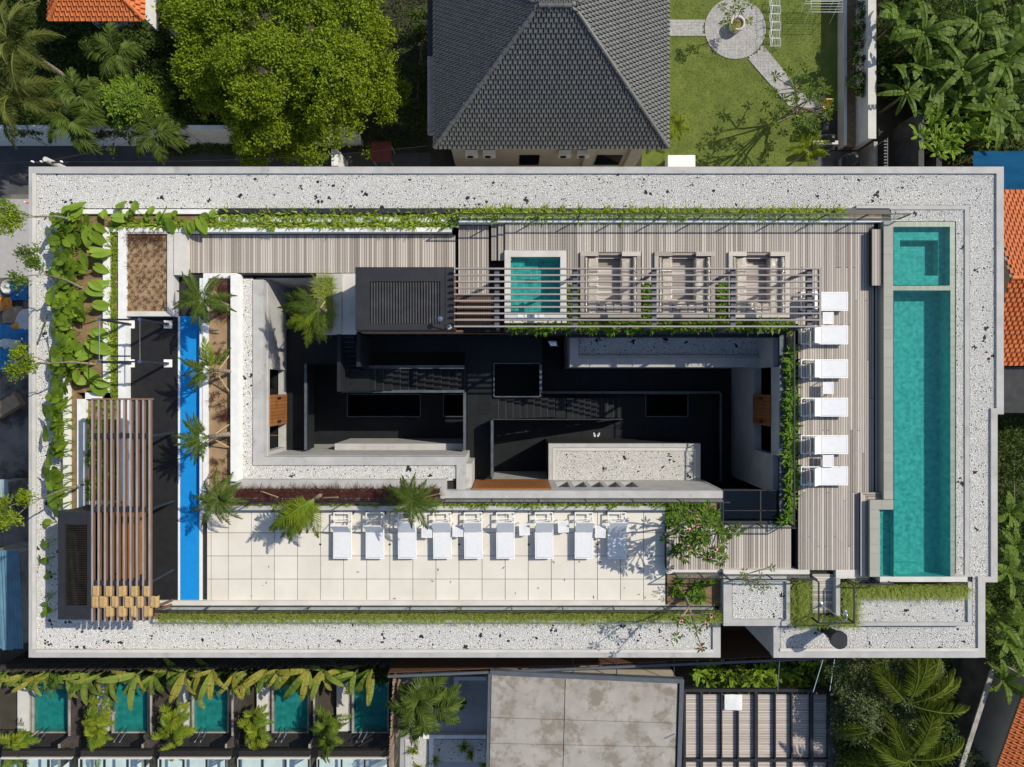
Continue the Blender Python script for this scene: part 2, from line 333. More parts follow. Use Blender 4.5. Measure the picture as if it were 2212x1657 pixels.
# tiled terrace: every slab its own piece, dark joints
TT = obj('tiled_terrace', MB().vb(446.5,1104,1441,1297.5, 9.585, 9.3), m_grout, kind='structure')
xs = [447,456]+[493+49.85*i for i in range(19)]+[1437.5]; ys = [1104,1151,1201,1251,1297.5]
cube = bpy.data.meshes.new('slab'); _m = MB().box(-.5,-.5,-1,.5,.5,0); cube.from_pydata(_m.v, [], _m.f)
def slab(name, a, b, c, d, zt, th, mat, parent, gap=.012, tilt=0):
    me = SLABS.get(mat.name)
    if not me: me = cube.copy(); me.materials.append(mat); SLABS[mat.name] = me
    x0, y0, _ = P(a, b, zt); x1, y1, _ = P(c, d, zt)
    o = link(name, me, parent); w = wloc(parent) if parent else Vector((0,0,0))
    o.location = Vector(((x0+x1)/2, (y0+y1)/2, zt))-w; o.scale = (abs(x1-x0)-gap, abs(y1-y0)-gap, th)
    if tilt: o.rotation_euler = (random.uniform(-tilt,tilt), random.uniform(-tilt,tilt), 0)
    return o
SLABS = {}
for i in range(len(xs)-1):
    for j in range(4): slab('tile', xs[i], ys[j], xs[i+1], ys[j+1], 9.605+random.uniform(-.001,.001), .018, m_terr, TT, .022)
for x in (692,842,992,1142,1291): obj('floor_drain', MB().lathe(P(x,1176,9.6), [(.05,9.604),(.05,9.612),(.02,9.612)], 12), m_char, label='small round black drain cover in the terrace joint', cat='drain', group='terrace floor drains')
# ---------------------------------------------------------------- timber decks, board by board
def deck(name, x0, x1, y0, y1, z, pitch=5.2, joints=(), holes=(), zb=9.2):
    D = obj(name, MB().vb(x0, y0, x1, y1, z-.03, zb) if not holes else MB().vb(x0, y0, x1, 540, z-.03, zb).vb(1224, 545, x1, 728, 9.57, zb), m_membrane, kind='structure')
    n = round((x1-x0)/pitch); p = (x1-x0)/n
    for i in range(n):
        a = x0+i*p; cuts = [y0]+sorted(random.sample(joints, min(len(joints), random.randint(1, 2))) if joints else [])+[y1]
        for u, v in zip(cuts, cuts[1:]):
            segs = [(u, v)]
            for hx0, hy0, hx1, hy1 in holes:
                if a+p/2 > hx0 and a+p/2 < hx1:
                    ns = []
                    for s, e in segs:
                        if hy1 <= s or hy0 >= e: ns.append((s, e)); continue
                        if s < hy0: ns.append((s, hy0))
                        if e > hy1: ns.append((hy1, e))
                    segs = ns
            for s, e in segs:
                if e-s > 2: slab('board', a, s, a+p, e, z+random.uniform(-.0015,.0015), .025, m_deck, D, .019)
    return D
deck('lower_timber_deck', 400.5, 985, 507, 590, 9.62)
obj('deck_end', MB().vb(737,590,985,716, 9.58, 9.2), m_concl, HB)
deck('middle_timber_deck', 990, 1056, 487, 640, 9.80)
ZR = 10.1
LH = [(1255,545,1384,688), (1416,545,1544,688), (1576,545,1705,688), (1088,541,1224,730), (1222,615,1256,700),(1384,615,1416,700),(1544,615,1576,700),(1222,688,1712,728)]
deck('pool_timber_deck', 1106, 1708, 480, 728, ZR, holes=LH, zb=9.0)
deck('poolside_timber_deck', 1724, 1888, 480, 1232, ZR, joints=[578, 650, 702, 778, 861, 930, 980, 1064, 1082, 1160, 1181], zb=9.2)
deck('poolside_deck_edge', 1708, 1724, 480, 700, ZR, zb=9.2)
deck('lower_east_deck', 1456, 1710, 1132, 1231, 9.85, zb=9.2)
for i in range(5): slab('board', 1443+i*2.6, 1138, 1445.4+i*2.6, 1228, 9.98, .05, m_deck, None, .004) if 0 else None
ST = empty('deck_bench_step', P(1449,1228,9.6), 'low grey timber step bench at the edge of the pale terrace', 'bench')
for i in range(3): slab('board', 1440+i*5.3, 1140, 1445.3+i*5.3, 1228, 10.05, .05, m_deck, ST, .012)
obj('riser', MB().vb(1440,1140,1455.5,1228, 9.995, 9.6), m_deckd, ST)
# steps between the middle and the pool deck
SP = empty('deck_steps', P(1083,560,9.8), 'dark sided timber steps up to the pool deck', 'steps')
for i, (a, b, z) in enumerate(((1061,1075,9.9),(1076,1090,10.0),(1091,1106,10.1))):
    for k in range(2): slab('tread_board', a+k*(b-a)/2, 482, a+(k+1)*(b-a)/2, 563, z, .03, m_deck, SP, .012)
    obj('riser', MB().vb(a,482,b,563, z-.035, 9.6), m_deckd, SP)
# poolside bench and step along the pool
PB = empty('poolside_bench', P(1894,560,ZR), 'long grey timber bench beside the whirlpool coping', 'bench')
for k in range(4): slab('board', 1884+k*5.3, 495, 1889.3+k*5.3, 617, 10.45, .05, m_deck, PB, .012)
obj('bench_side', MB().vb(1885,496,1904.5,616, 10.395, ZR), m_deckd, PB)
PS = empty('pool_step', P(1870,1150,ZR), 'mitred grey timber step round the pool corner', 'steps')
for k in range(3): slab('board', 1859+k*5.2, 1064+k*5, 1864.2+k*5.2, 1245, 10.3, .04, m_deck, PS, .012)
for k in range(3): slab('board', 1864+k*5.3, 1063.5+k*5, 1907, 1068.4+k*5, 10.302, .04, m_deck, PS, .012)
obj('riser', MB().vb(1860,1065,1878,1245, 10.255, ZR).vb(1878,1065,1906,1078, 10.253, ZR), m_deckd, PS)
# the gutter between deck and coping
obj('deck_gutter', MB().vb(1888,480,1912,1064, ZR-.06, 9.2), m_char, HB)
for k in range(3): slab('gutter_board', 1891+k*5.6, 617, 1896+k*5.6, 1063, ZR+.02, .03, m_deck, HB, .012)
# ================================================================ swimming pools
ZC = 10.55
PL = empty('swimming_pool', P(1990,930,9.0), 'long turquoise lap pool with grey stone coping', 'pool')
JZ = empty('whirlpool', P(1990,550,9.0), 'square turquoise whirlpool with stepped seats north of the lap pool', 'pool')
def mosaic(mb, x0, y0, x1, y1, z, st=.11):       # floor of separate small stones
    nx = max(1, int(abs(x1-x0)/st)); ny = max(1, int(abs(y1-y0)/st)); dx = (x1-x0)/nx; dy = (y1-y0)/ny
    for i in range(nx):
        for j in range(ny): mb.add([(x0+i*dx+.003,y0+j*dy+.003,z),(x0+(i+1)*dx-.003,y0+j*dy+.003,z),(x0+(i+1)*dx-.003,y0+(j+1)*dy-.003,z),(x0+i*dx+.003,y0+(j+1)*dy-.003,z)], [(0,1,2,3)])
    return mb
def wr(a, b, c, d, z=10.5):
    x0, y1, _ = P(a, b, z); x1, y0, _ = P(c, d, z); return x0, y0, x1, y1
ZB = 9.78
def pool(parent, rect, ledges, zb):
    x0, y0, x1, y1 = wr(*rect); x0 += .008; y0 += .008; x1 -= .008; y1 -= .008
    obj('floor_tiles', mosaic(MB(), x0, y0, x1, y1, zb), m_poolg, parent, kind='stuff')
    mb = MB()
    for i, (p, q) in enumerate((((x0,y0),(x1,y0)),((x1,y0),(x1,y1)),((x1,y1),(x0,y1)),((x0,y1),(x0,y0)))):
        mb.add([(*p,zb),(*q,zb),(*q,10.52),(*p,10.52)], [(0,1,2,3)])
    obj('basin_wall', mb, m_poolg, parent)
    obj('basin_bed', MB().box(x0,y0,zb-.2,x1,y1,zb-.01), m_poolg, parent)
    for a, b, c, d, z in ledges:
        u0, v0, u1, v1 = wr(a, b, c, d); 
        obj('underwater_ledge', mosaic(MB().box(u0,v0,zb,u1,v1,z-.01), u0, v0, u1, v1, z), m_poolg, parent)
    obj('water', MB().add([(x0,y0,10.47),(x1,y0,10.47),(x1,y1,10.47),(x0,y1,10.47)],[(0,1,2,3)]), m_water, parent)
pool(PL, (1930,627.5,2053,1246), [(1930,1222,1995,1245.8,10.1)], ZB)
pool(JZ, (1929.5,490,2052,616), [(1929.6,490.2,2051.8,516,10.2), (1929.6,516,1953,615.8,10.2), (1953,593,2051.8,615.8,10.2), (2036,516,2051.8,593,10.2)], 9.82)
x0, y0, x1, y1 = wr(1901,1104,1930,1246)
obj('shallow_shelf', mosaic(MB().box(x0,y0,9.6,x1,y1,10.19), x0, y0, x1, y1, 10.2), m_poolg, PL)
obj('shelf_water', MB().add([(x0,y0,10.469),(x1,y0,10.469),(x1,y1,10.469),(x0,y1,10.469)],[(0,1,2,3)]), m_water, PL)
obj('shelf_kerb', MB().vb(1898,1104,1901,1246,10.5,9.6), m_cope, PL)
# raised rim with wet tiles
for r in ((1929.5,478.5,2064,489.5), (2053,489.5,2064,1246), (1929.5,616.4,2052.9,627.2)):
    x0, y0, x1, y1 = wr(*r)
    obj('wet_rim', mosaic(MB().box(x0,y0,9.0,x1,y1,10.462), x0, y0, x1, y1, 10.466), m_copew, PL)
obj('end_rim', MB().vb(1901,1246,2090,1257,10.52,9.2), m_concl, PL)
# coping slabs
yy = [477,531,550,590,641,702,712,732,773,794,835,858,907,950,978,999,1020,1058,1079]
for a, b in zip(yy, yy[1:]): slab('coping_slab', 1909, a, 1929.4, b, ZC, .08, m_cope, PL, .006)
slab('coping_slab', 1879, 1080, 1905, 1101, ZC, .08, m_cope, PL, .006); slab('coping_slab', 1905, 1080, 1930, 1101, ZC, .08, m_cope, PL, .006)
for a, b in ((1101,1121),(1121,1142),(1142,1176),(1176,1196),(1196,1230),(1230,1246)): slab('coping_slab', 1879, a, 1899, b, ZC, .08, m_cope, PL, .006)
obj('coping_base', MB().vb(1909,477,1929.2,1101,10.465,9.2).vb(1879.5,1101,1898,1246,10.463,9.2).vb(1879.5,1080.5,1908,1100.8,10.461,9.2), m_cope, PL)
# gravel strip and kerb round the pool
part('pool_kerb', m_conc, (1850,443.5,2094,452.5, 10.12, 9.3))
part('pool_kerb', m_conc, (2084.5,452.5,2094,1246, 10.12, 9.3))
part('strip_slab', m_membrane, (1922,452.5,2084.5,478.5, 10.05, 9.0), (2064,478.5,2084.5,1246, 10.048, 9.0))
pebbles([(1924,453,2084,478), (2064.5,478,2084,1246)], 10.06, label='narrow white pebble strip between pool rim and concrete kerb')
# small plunge pool
PP = empty('plunge_pool', P(1157,620,9.0), 'small square plunge pool with pale coping half under the pergola', 'pool')
for r in ((1090,541,1224,554.8), (1090,676,1224,697.5), (1090,554.8,1103,676), (1210.5,554.8,1224,676)): obj('coping', MB().vb(*r, 10.22, 9.0), m_concl, PP)
x0, y0, x1, y1 = wr(1103,554.8,1210.5,676,10.1)
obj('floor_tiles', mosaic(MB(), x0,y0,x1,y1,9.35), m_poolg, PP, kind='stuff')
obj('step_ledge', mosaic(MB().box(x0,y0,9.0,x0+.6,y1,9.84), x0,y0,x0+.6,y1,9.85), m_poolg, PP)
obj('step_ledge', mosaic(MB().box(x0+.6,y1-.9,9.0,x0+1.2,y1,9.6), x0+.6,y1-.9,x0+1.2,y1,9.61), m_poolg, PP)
obj('water', MB().add([(x0,y0,10.11),(x1,y0,10.11),(x1,y1,10.11),(x0,y1,10.11)],[(0,1,2,3)]), m_water, PP)
for i in range(4):
    slab('stepping_stone', 1118+i*15.5, 678, 1129+i*15.5, 687, 10.235, .012, m_white, PP, .0)
# ================================================================ stair tower with ribbed roof
TW = empty('stair_tower', P(874,645,9.6), 'charcoal metal stair tower with ribbed roof panel', 'tower')
ZT = 12.0
obj('wall', MB().vb(772,582,976,708, ZT-.25, 9.4), M('tower_wall', (.16,.09,.055), (.12,.065,.04), 3, .6), TW)
for r in ((767.5,577,980,608), (767.5,699.5,980,712.6), (767.5,608,799,699.5), (951,608,980,699.5)): obj('roof_edge', MB().vb(*r, ZT, ZT-.26), m_char, TW)
obj('roof_pan', MB().vb(799,608,951,699.5, ZT-.09, ZT-.25), m_char, TW)
m_rib = M('ribbed_sheet', (.075,.075,.08), (.05,.05,.052), 2, .45, .5, c3=(.22,.11,.04), c3scale=2.3, c3at=.61)
for i in range(25):
    a = 800+i*6.02
    x0, y1, _ = P(a, 609, ZT-.03); x1, y0, _ = P(a+4.4, 699, ZT-.03)
    obj('rib', MB().add([(x0,y0,ZT-.1),(x0+.03,y0,ZT-.02),(x1-.03,y0,ZT-.02),(x1,y0,ZT-.1),(x0,y1,ZT-.1),(x0+.03,y1,ZT-.02),(x1-.03,y1,ZT-.02),(x1,y1,ZT-.1)], [(0,1,5,4),(1,2,6,5),(2,3,7,6),(0,3,2,1),(4,5,6,7)]), m_rib, TW)
mb = MB().vb(962,577.5,966,712, ZT+.03, ZT+.002); obj('roof_seam', mb, m_char, TW)
for y in np.linspace(580, 698, 28): obj('rivet', MB().lathe(P(948, y, ZT+.012), [(.012, ZT+.001), (.008, ZT+.014)], 6), m_chrome, TW)
LMP = empty('roof_lamp', P(966,704,12), 'small chrome spotlight on a bent arm at the tower corner', 'lamp')
b0 = Vector(P(970,706,12.0)); t0 = Vector(P(951,689,12.5))
obj('arm', MB().tube([b0, b0+Vector((0,0,.25)), t0], .025), m_char, LMP); obj('lamp_head', MB().lathe(t0, [(.05,t0.z-.06),(.11,t0.z),(.1,t0.z+.05),(.03,t0.z+.06)], 12), m_chrome, LMP)
obj('base', MB().lathe(b0, [(.11,b0.z),(.06,b0.z+.05)], 12), m_chrome, LMP)
part('fascia', m_orangewood, (772,713,1000,717, 9.62, 9.3)); part('fascia_ledge', m_concl, (780,717,1000,719.5, 9.3, 9.0))
# ================================================================ long slatted pergola over the lounges
PG = empty('slatted_pergola', P(1376,645,ZR), 'long pergola of thin grey slats over the sunken lounges', 'pergola')
ZPG = 12.35
for y in (580,594,608,622,635.5,649.5,663,677,691,705):
    x0, yc, _ = P(981, y, ZPG); x1 = P(1772, y, ZPG)[0]
    for a, b in ((x0, x0+(x1-x0)*.45), (x0+(x1-x0)*.45+.01, x1)): obj('slat', MB().box(a, yc-.028, ZPG-.14, b, yc+.028, ZPG), m_slat, PG)
for x in (1068,1237,1408,1578.6,1744):
    obj('cross_beam', MB().vb(x, 579, x+10.5, 706, ZPG-.143, ZPG-.30), m_beam, PG)
    for y in (583, 700): obj('post', MB().vb(x+2, y, x+8.5, y+6, ZPG-.303, 9.7), m_beam, PG)
obj('end_slat', MB().vb(1770,578,1774,706, ZPG+.002, ZPG-.15), m_slat, PG)
# ---------------------------------------------------------------- sunken lounges
for li, (X, nm) in enumerate(((1253.7,'nearest the plunge pool'), (1414,'in the middle of three'), (1574.5,'nearest the white deck loungers'))):
    T = empty('sunken_lounge', P(X+65,620,9.5), 'sunken timber lounge pit with wrapped beige sofas, '+nm, 'lounge')
    ZF = 9.62
    for r in ((X,543.6,X+39,553), (X+90,543.6,X+131,553), (X,553,X+9,686), (X+122,553,X+131,686), (X+9,679,X+122,686)): slab('frame_plank', r[0], r[1], r[2], r[3], ZR+.12, .1, m_deck, T, .004)
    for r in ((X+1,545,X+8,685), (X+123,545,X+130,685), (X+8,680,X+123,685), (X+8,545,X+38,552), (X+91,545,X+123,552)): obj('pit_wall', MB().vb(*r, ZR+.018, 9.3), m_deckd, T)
    obj('pit_base', MB().vb(X+8,545,X+123,680, ZF-.03, 9.3), m_membrane, T)
    for k in range(22): slab('floor_board', X+9, 553+k*5.75, X+122, 553+(k+1)*5.75, ZF, .025, m_deck, T, .013)
    for k in range(2): slab('step_board', X+39, 544+k*8, X+90, 551.5+k*8, ZR-.05-.17*k, .05, m_deck, T, .01); obj('step_riser', MB().vb(X+39,544+k*8,X+90,551.5+k*8, ZR-.105-.17*k, ZF), m_deckd, T)
    SF = empty('sofa', P(X+65,650,ZF), 'U-shaped beige sofa in clear plastic wrap in the lounge pit '+nm, 'sofa')
    def cushion(a, b, c, d, zt, zb, nm='cushion', SF=SF):
        x0, y1, _ = P(a, b, zt); x1, y0, _ = P(c, d, zt); e = .05; mb = MB()
        mb.hexa([(x0+e,y0+e,zt),(x1-e,y0+e,zt),(x1-e,y1-e,zt),(x0+e,y1-e,zt)], [(x0+.01,y0+.01,zt-.06),(x1-.01,y0+.01,zt-.06),(x1-.01,y1-.01,zt-.06),(x0+.01,y1-.01,zt-.06)])
        mb.box(x0+.01,y0+.01,zb,x1-.01,y1-.01,zt-.0605); obj(nm, mb, m_sofa, SF)
        w = MB(); n = 6
        for i in range(n+1):
            for j in range(n+1): w.v.append((x0+(x1-x0)*i/n, y0+(y1-y0)*j/n, zt+.012+random.uniform(0,.022)))
        for i in range(n):
            for j in range(n): k = i*(n+1)+j; w.f.append((k, k+n+1, k+n+2, k+1))
        obj('plastic_wrap', w, m_film, SF, smooth=True)
    yb = [555, 588, 621, 651, 678]
    for a, b in zip(yb, yb[1:]):
        cushion(X+16, a, X+39, b, ZF+.42, ZF); cushion(X+9.5, a, X+15.5, b, ZF+.62, ZF, 'back_cushion')
        cushion(X+88, a, X+113, b, ZF+.42, ZF); cushion(X+114, a, X+121.5, b, ZF+.62, ZF, 'back_cushion')
    for a, b in ((39.5,54),(54.5,71),(71.5,87.5)): cushion(X+a, 655, X+b, 670, ZF+.42, ZF); cushion(X+a, 670.5, X+b, 678, ZF+.60, ZF, 'back_cushion')
# planting beds among the lounges
bed('lounge_planting_bed', [(1224,615,1254,700), (1384.8,615,1414,700), (1545.5,615,1574.5,700), (1090,698,1224,716), (1224,687,1712,716)], 10.02, m_soil, 9.2)
part('bed_edge', m_char, (1090,716,1712,720.5, 10.05, 9.0))
# ================================================================ west pergola with shed and burlap
WP = empty('brown_slat_pergola', P(261,1100,9.6), 'tall brown pergola of deep vertical slats over the black rubber floor', 'pergola')
ZQ = 12.0
for i in range(10):
    x = 199.3+i*13.75
    xa, y1, _ = P(x, 864, ZQ); y0 = P(x, 1343, ZQ)[1]
    obj('slat', MB().box(xa-.035, y0, ZQ-.15, xa+.035, y1, ZQ), m_wslat, WP)
    obj('slat_cap', MB().box(xa-.037, y0, ZQ+.001, xa+.037, y1, ZQ+.012), m_wslatg, WP)
obj('end_plank', MB().vb(197,860.5,326,864, ZQ+.01, ZQ-.2), m_wslat, WP)
for y in (936,1095,1254.6): obj('cross_beam', MB().vb(200,y,321,y+11, ZQ-.03, ZQ-.22), m_char, WP)
for y in (940,1099,1258):
    for x in (203,316): obj('post', MB().vb(x,y,x+5,y+5, ZQ-.222, 9.5), m_char, WP)
SH = empty('slatted_shed', P(160,1220,9.5), 'black timber shed with louvred roof beside the brown pergola', 'shed')
ZS = 12.0
for r in ((125,1105,140,1338.5), (188,1113,197,1338.5), (140,1105,197,1113), (140,1328,188,1338.5)): obj('roof_frame', MB().vb(*r, ZS, ZS-.25), m_char, SH)
for r in ((128,1108,134,1336), (134,1108,196,1112), (134,1332,196,1336)): obj('wall', MB().vb(*r, ZS-.255, 9.4), m_deckd, SH)
obj('roof_board', MB().vb(140,1113,188,1133, ZS-.02, ZS-.1), m_char, SH); obj('roof_board', MB().vb(140,1308,188,1328, ZS-.02, ZS-.1), m_char, SH)
for i in range(36):
    y = 1134+i*4.83; a = Vector(P(140,y,ZS-.06)); b = Vector(P(188,y,ZS-.06)); h = .03
    obj('louvre', MB().hexa([a+Vector((0,.03,.05)), a+Vector((0,-.045,-.03)), b+Vector((0,-.045,-.03)), b+Vector((0,.03,.05))][::-1], [a+Vector((0,.03,.03)), a+Vector((0,-.045,-.05)), b+Vector((0,-.045,-.05)), b+Vector((0,.03,.03))][::-1]), M('shed_louvre', (.06,.045,.03), (.03,.027,.025), 3, .6) if i == 0 else MATS['shed_louvre'], SH)
# warm timber doors glimpsed below the slats
LK = empty('locker_wall', P(240,1180,9.6), 'row of warm timber doors below the brown pergola slats', 'cabinet')
for i in range(6): obj('door', MB().vb(215+i*12,1108,226+i*12,1250, 10.4, 9.62), m_orangewood, LK)
# burlap strips woven over the slats
for r, (y0, y1) in enumerate(((1266,1289),(1288,1313),(1309,1333))):
    for i in range(-1 if r < 2 else 1, 10):
        if (i+r) % 2: continue
        a = 199.3+(i-.1)*13.75 if i >= 0 else 196; b = a+16+random.uniform(-2,4)
        mb = MB(); n, m_ = 6, 6; zz = ZQ+.03
        for j in range(n+1):
            for k in range(m_+1):
                s = j/n; sag = -.05*math.sin(math.pi*s)*random.uniform(.6,1.3)-(.20*max(0, abs(s-.5)-.33)*5)
                p = P(a+(b-a)*s, y0+(y1-y0)*k/m_+random.uniform(-.6,.6), zz); mb.v.append((p[0], p[1], zz+.06+sag))
        for j in range(n):
            for k in range(m_): q = j*(m_+1)+k; mb.f.append((q, q+1, q+m_+2, q+m_+1))
        o = obj('burlap_sheet', mb, m_burlap, None, 'coarse tan burlap sheet woven over the brown pergola slats', 'burlap', 'burlap sheets on the pergola', smooth=True)
        md = o.modifiers.new('thickness', 'SOLIDIFY'); md.thickness = .012
for i, y in enumerate((1306,1314,1322)):   # brackets beside the pergola end
    obj('support_plank', MB().bar(P(336,y+4,9.95), P(372-i*2,y-9+i*2,9.95), .09, .16), m_wslat, WP)
# ================================================================ pull-up rig
RG = empty('pull_up_rig', P(322,745,9.62), 'black steel pull-up rig with four posts and chrome bars', 'gym frame')
ft = [(283,701),(364,701),(283,785),(364,785)]; ZTOP = 11.85
tops = [Vector((*P(x,y,9.62)[:2], ZTOP)) for x, y in ft]
for (x, y), t in zip(ft, tops):
    b = Vector(P(x, y, 9.62)); obj('post', MB().bar(b, t, .09, .09), m_char, RG)
    obj('base_plate', MB().box(b.x-.17,b.y-.17,9.63,b.x+.17,b.y+.17,9.66).box(b.x-.17,b.y-.17,9.66,b.x-.12,b.y+.17,9.70), m_wmetal, RG)
for a, b, mt in ((0,1,m_char),(2,3,m_char),(0,2,m_chrome),(1,3,m_chrome)): obj('top_bar', MB().bar(tops[a], tops[b], .07, .07) if mt == m_char else MB().tube([tops[a]+Vector((0,0,.02)), tops[b]+Vector((0,0,.02))], .022), mt, RG)
for t in tops: obj('joint_bolts', MB().box(t.x-.06,t.y-.06,t.z+.01,t.x+.06,t.y+.06,t.z+.06), m_chrome, RG)
obj('dip_arm', MB().tube([tops[2], tops[2]+Vector((-.2,-.02,-.3)), tops[2]+Vector((-.25,-.02,-.9))], .03).tube([tops[2]+Vector((.1,.25,-.6)),tops[2]+Vector((.9,.25,-.6))], .03), m_char, RG)
# ================================================================ the courtyard
def wx(x, z=9.6): return P(x, 0, z)[0]
def wy(y, z=9.6): return P(0, y, z)[1]
Z2, Z1 = 6.8, 3.6
XW, XE, YN, YS1, YS2 = wx(569,9.75), wx(1683,9.9), wy(717,9.6), wy(987,9.75), wy(1060,9.95)
XM = wx(1005,9.75)
# floors, pieced round their openings
def floor(name, z, rects, holes, mat, th=.25):
    mb = MB(); xs_ = set(); ys_ = set()
    R = [(wx(a,z), wy(d,z), wx(c,z), wy(b,z)) for a, b, c, d in rects]; H = [(wx(a,z), wy(d,z), wx(c,z), wy(b,z)) for a, b, c, d in holes]
    for r in R+H: xs_ |= {r[0], r[2]}; ys_ |= {r[1], r[3]}
    xs_ = sorted(xs_); ys_ = sorted(ys_)
    for i in range(len(xs_)-1):
        for j in range(len(ys_)-1):
            cx, cy = (xs_[i]+xs_[i+1])/2, (ys_[j]+ys_[j+1])/2
            ins = lambda r: r[0] < cx < r[2] and r[1] < cy < r[3]
            if any(map(ins, R)) and not any(map(ins, H)): mb.box(xs_[i], ys_[j], z-th, xs_[i+1], ys_[j+1], z)
    return obj(name, mb, mat, kind='structure')
H1 = [(750,852,908,900), (958,852,1003,900), (1395,851,1486,900)]
H1b = [(wx(a,Z1), wy(d,Z1), wx(c,Z1), wy(b,Z1)) for a, b, c, d in H1]
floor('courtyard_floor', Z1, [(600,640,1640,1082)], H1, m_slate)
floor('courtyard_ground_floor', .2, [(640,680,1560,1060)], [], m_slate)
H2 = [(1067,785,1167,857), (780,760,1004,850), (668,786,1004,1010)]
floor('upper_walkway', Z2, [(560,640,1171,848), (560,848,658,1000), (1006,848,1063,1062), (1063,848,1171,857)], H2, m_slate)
# large floor tiles laid on the walkways and the courtyard floor
FT = empty('courtyard_paving', (0, 0, Z1), kind='structure')
def pave(z, x0, y0, x1, y1, nx, ny):
    for i in range(nx):
        for j in range(ny): slab('paving_slab', x0+(x1-x0)*i/nx, y0+(y1-y0)*j/ny, x0+(x1-x0)*(i+1)/nx, y0+(y1-y0)*(j+1)/ny, z+.014+random.uniform(0,.003), .012, m_slate, FT, .012)
pave(Z2, 790, 735, 1060, 757, 12, 1); pave(Z2, 1010, 760, 1062, 846, 2, 4); pave(Z1, 1172, 795, 1552, 845, 14, 2); pave(Z1, 1560, 796, 1600, 1030, 2, 9); pave(Z2, 1010, 850, 1060, 1030, 2, 8)
pave(Z2, 624, 735, 655, 968, 1, 8); pave(Z1, 690, 905, 1000, 945, 9, 2); pave(Z1, 1190, 905, 1520, 945, 10, 2)
def kerb(pts, z, h=.06, w=.05, mat=None, name='kerb'):
    for (a, b), (c, d) in zip(pts, pts[1:]):
        p, q = Vector(P(a,b,z)), Vector(P(c,d,z)); p.z = q.z = z-h/2; obj(name, MB().bar(p, q, w, h), mat or m_capg, HB)
m_capg = M('edge_trim', (.10,.118,.135), (.06,.072,.088), 3, .4)
m_nose = M('step_edge', (.05,.055,.06), (.035,.04,.045), 3, .5)
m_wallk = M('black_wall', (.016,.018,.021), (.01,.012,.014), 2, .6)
for a, b, c, d in H1: kerb([(a,b),(c,b),(c,d),(a,d),(a,b)], Z1+.06)
kerb([(1067,785),(1167,785),(1167,857),(1067,857),(1067,785)], Z2+.1, .1)
def parapet(a, b, c, d, zb, zt, w=.1):     # low wall, pixel line read at its top
    p, q = Vector(P(a,b,zt)), Vector(P(c,d,zt)); p.z = q.z = (zt+zb)/2-.02
    obj('low_wall', MB().bar(p, q, w, zt-zb-.04), m_wallk, HB)
    p.z = q.z = zt-.015; obj('wall_cap', MB().bar(p, q, w+.02, .03), m_capg, HB)
parapet(1170,848,1557,848,Z1-.1,Z1+.95); parapet(1557,850,1557,1040,Z1-.1,Z1+.95)
parapet(1168,788,1168,848,Z1,Z2+.3)
for l in ((738,845.5,1003,845.5), (1003.5,848,1003.5,972), (1063,908,1063,1030), (660,786,660,972)): parapet(*l, Z2-.25, Z2+.95)
parapet(783, 793, 1003, 793, Z2-.25, Z2+1.0, .14)
# stairs
def stairs(x0, y0, x1, y1, za, zb, n, horiz):
    T = empty('stair_flight', P((x0+x1)/2, (y0+y1)/2, min(za, zb)), None)
    for i in range(n):
        z = za+(zb-za)*(i+.5)/n; t0, t1 = i/n, (i+1)/n
        r = (x0+(x1-x0)*t0, y0, x0+(x1-x0)*t1, y1) if horiz else (x0, y0+(y1-y0)*t0, x1, y0+(y1-y0)*t1)
        zr = (za+zb)/2; a = P(r[0], r[1], zr); b = P(r[2], r[3], zr)
        obj('step', MB().box(a[0], a[1], z-.35, b[0], b[1], z), m_slate, T)
        obj('step_nosing', MB().box(b[0]-.03 if horiz else a[0], (b[1] if not horiz else a[1]), z+.001, b[0], (b[1]+.03 if not horiz else b[1]), z+.012), m_nose, T)
    return T
tag(stairs(737, 722, 772, 800, 9.5, 8.2, 8, False), 'narrow black stair flight beside the stair tower', 'stairs')
tag(stairs(800, 798, 1003, 843, 8.1, Z2, 12, True), 'black stair flight falling towards the courtyard bridge', 'stairs')
tag(stairs(1063, 860, 1200, 903, Z2, 5.2, 9, True), 'upper black stair flight descending from the courtyard bridge', 'stairs')
tag(stairs(1222, 860, 1342, 903, 5.1, Z1, 9, True), 'lower black stair flight reaching the courtyard floor', 'stairs')
obj('stair_landing', MB().vb(737,800,800,845, 8.15, 7.95), m_slate, HB); obj('stair_landing', MB().vb(1200,860,1222,903, 5.15, 4.9), m_slate, HB)
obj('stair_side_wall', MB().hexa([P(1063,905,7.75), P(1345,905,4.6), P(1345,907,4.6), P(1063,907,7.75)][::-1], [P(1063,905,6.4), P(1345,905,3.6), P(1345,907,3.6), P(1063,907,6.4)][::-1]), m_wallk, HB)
obj('stair_well_wall', MB().vb(770,722,778,792, 9.6, 6.6), m_wallk, HB); obj('stair_well_wall', MB().vb(728,722,736,846, 9.6, 6.6), m_wallk, HB)
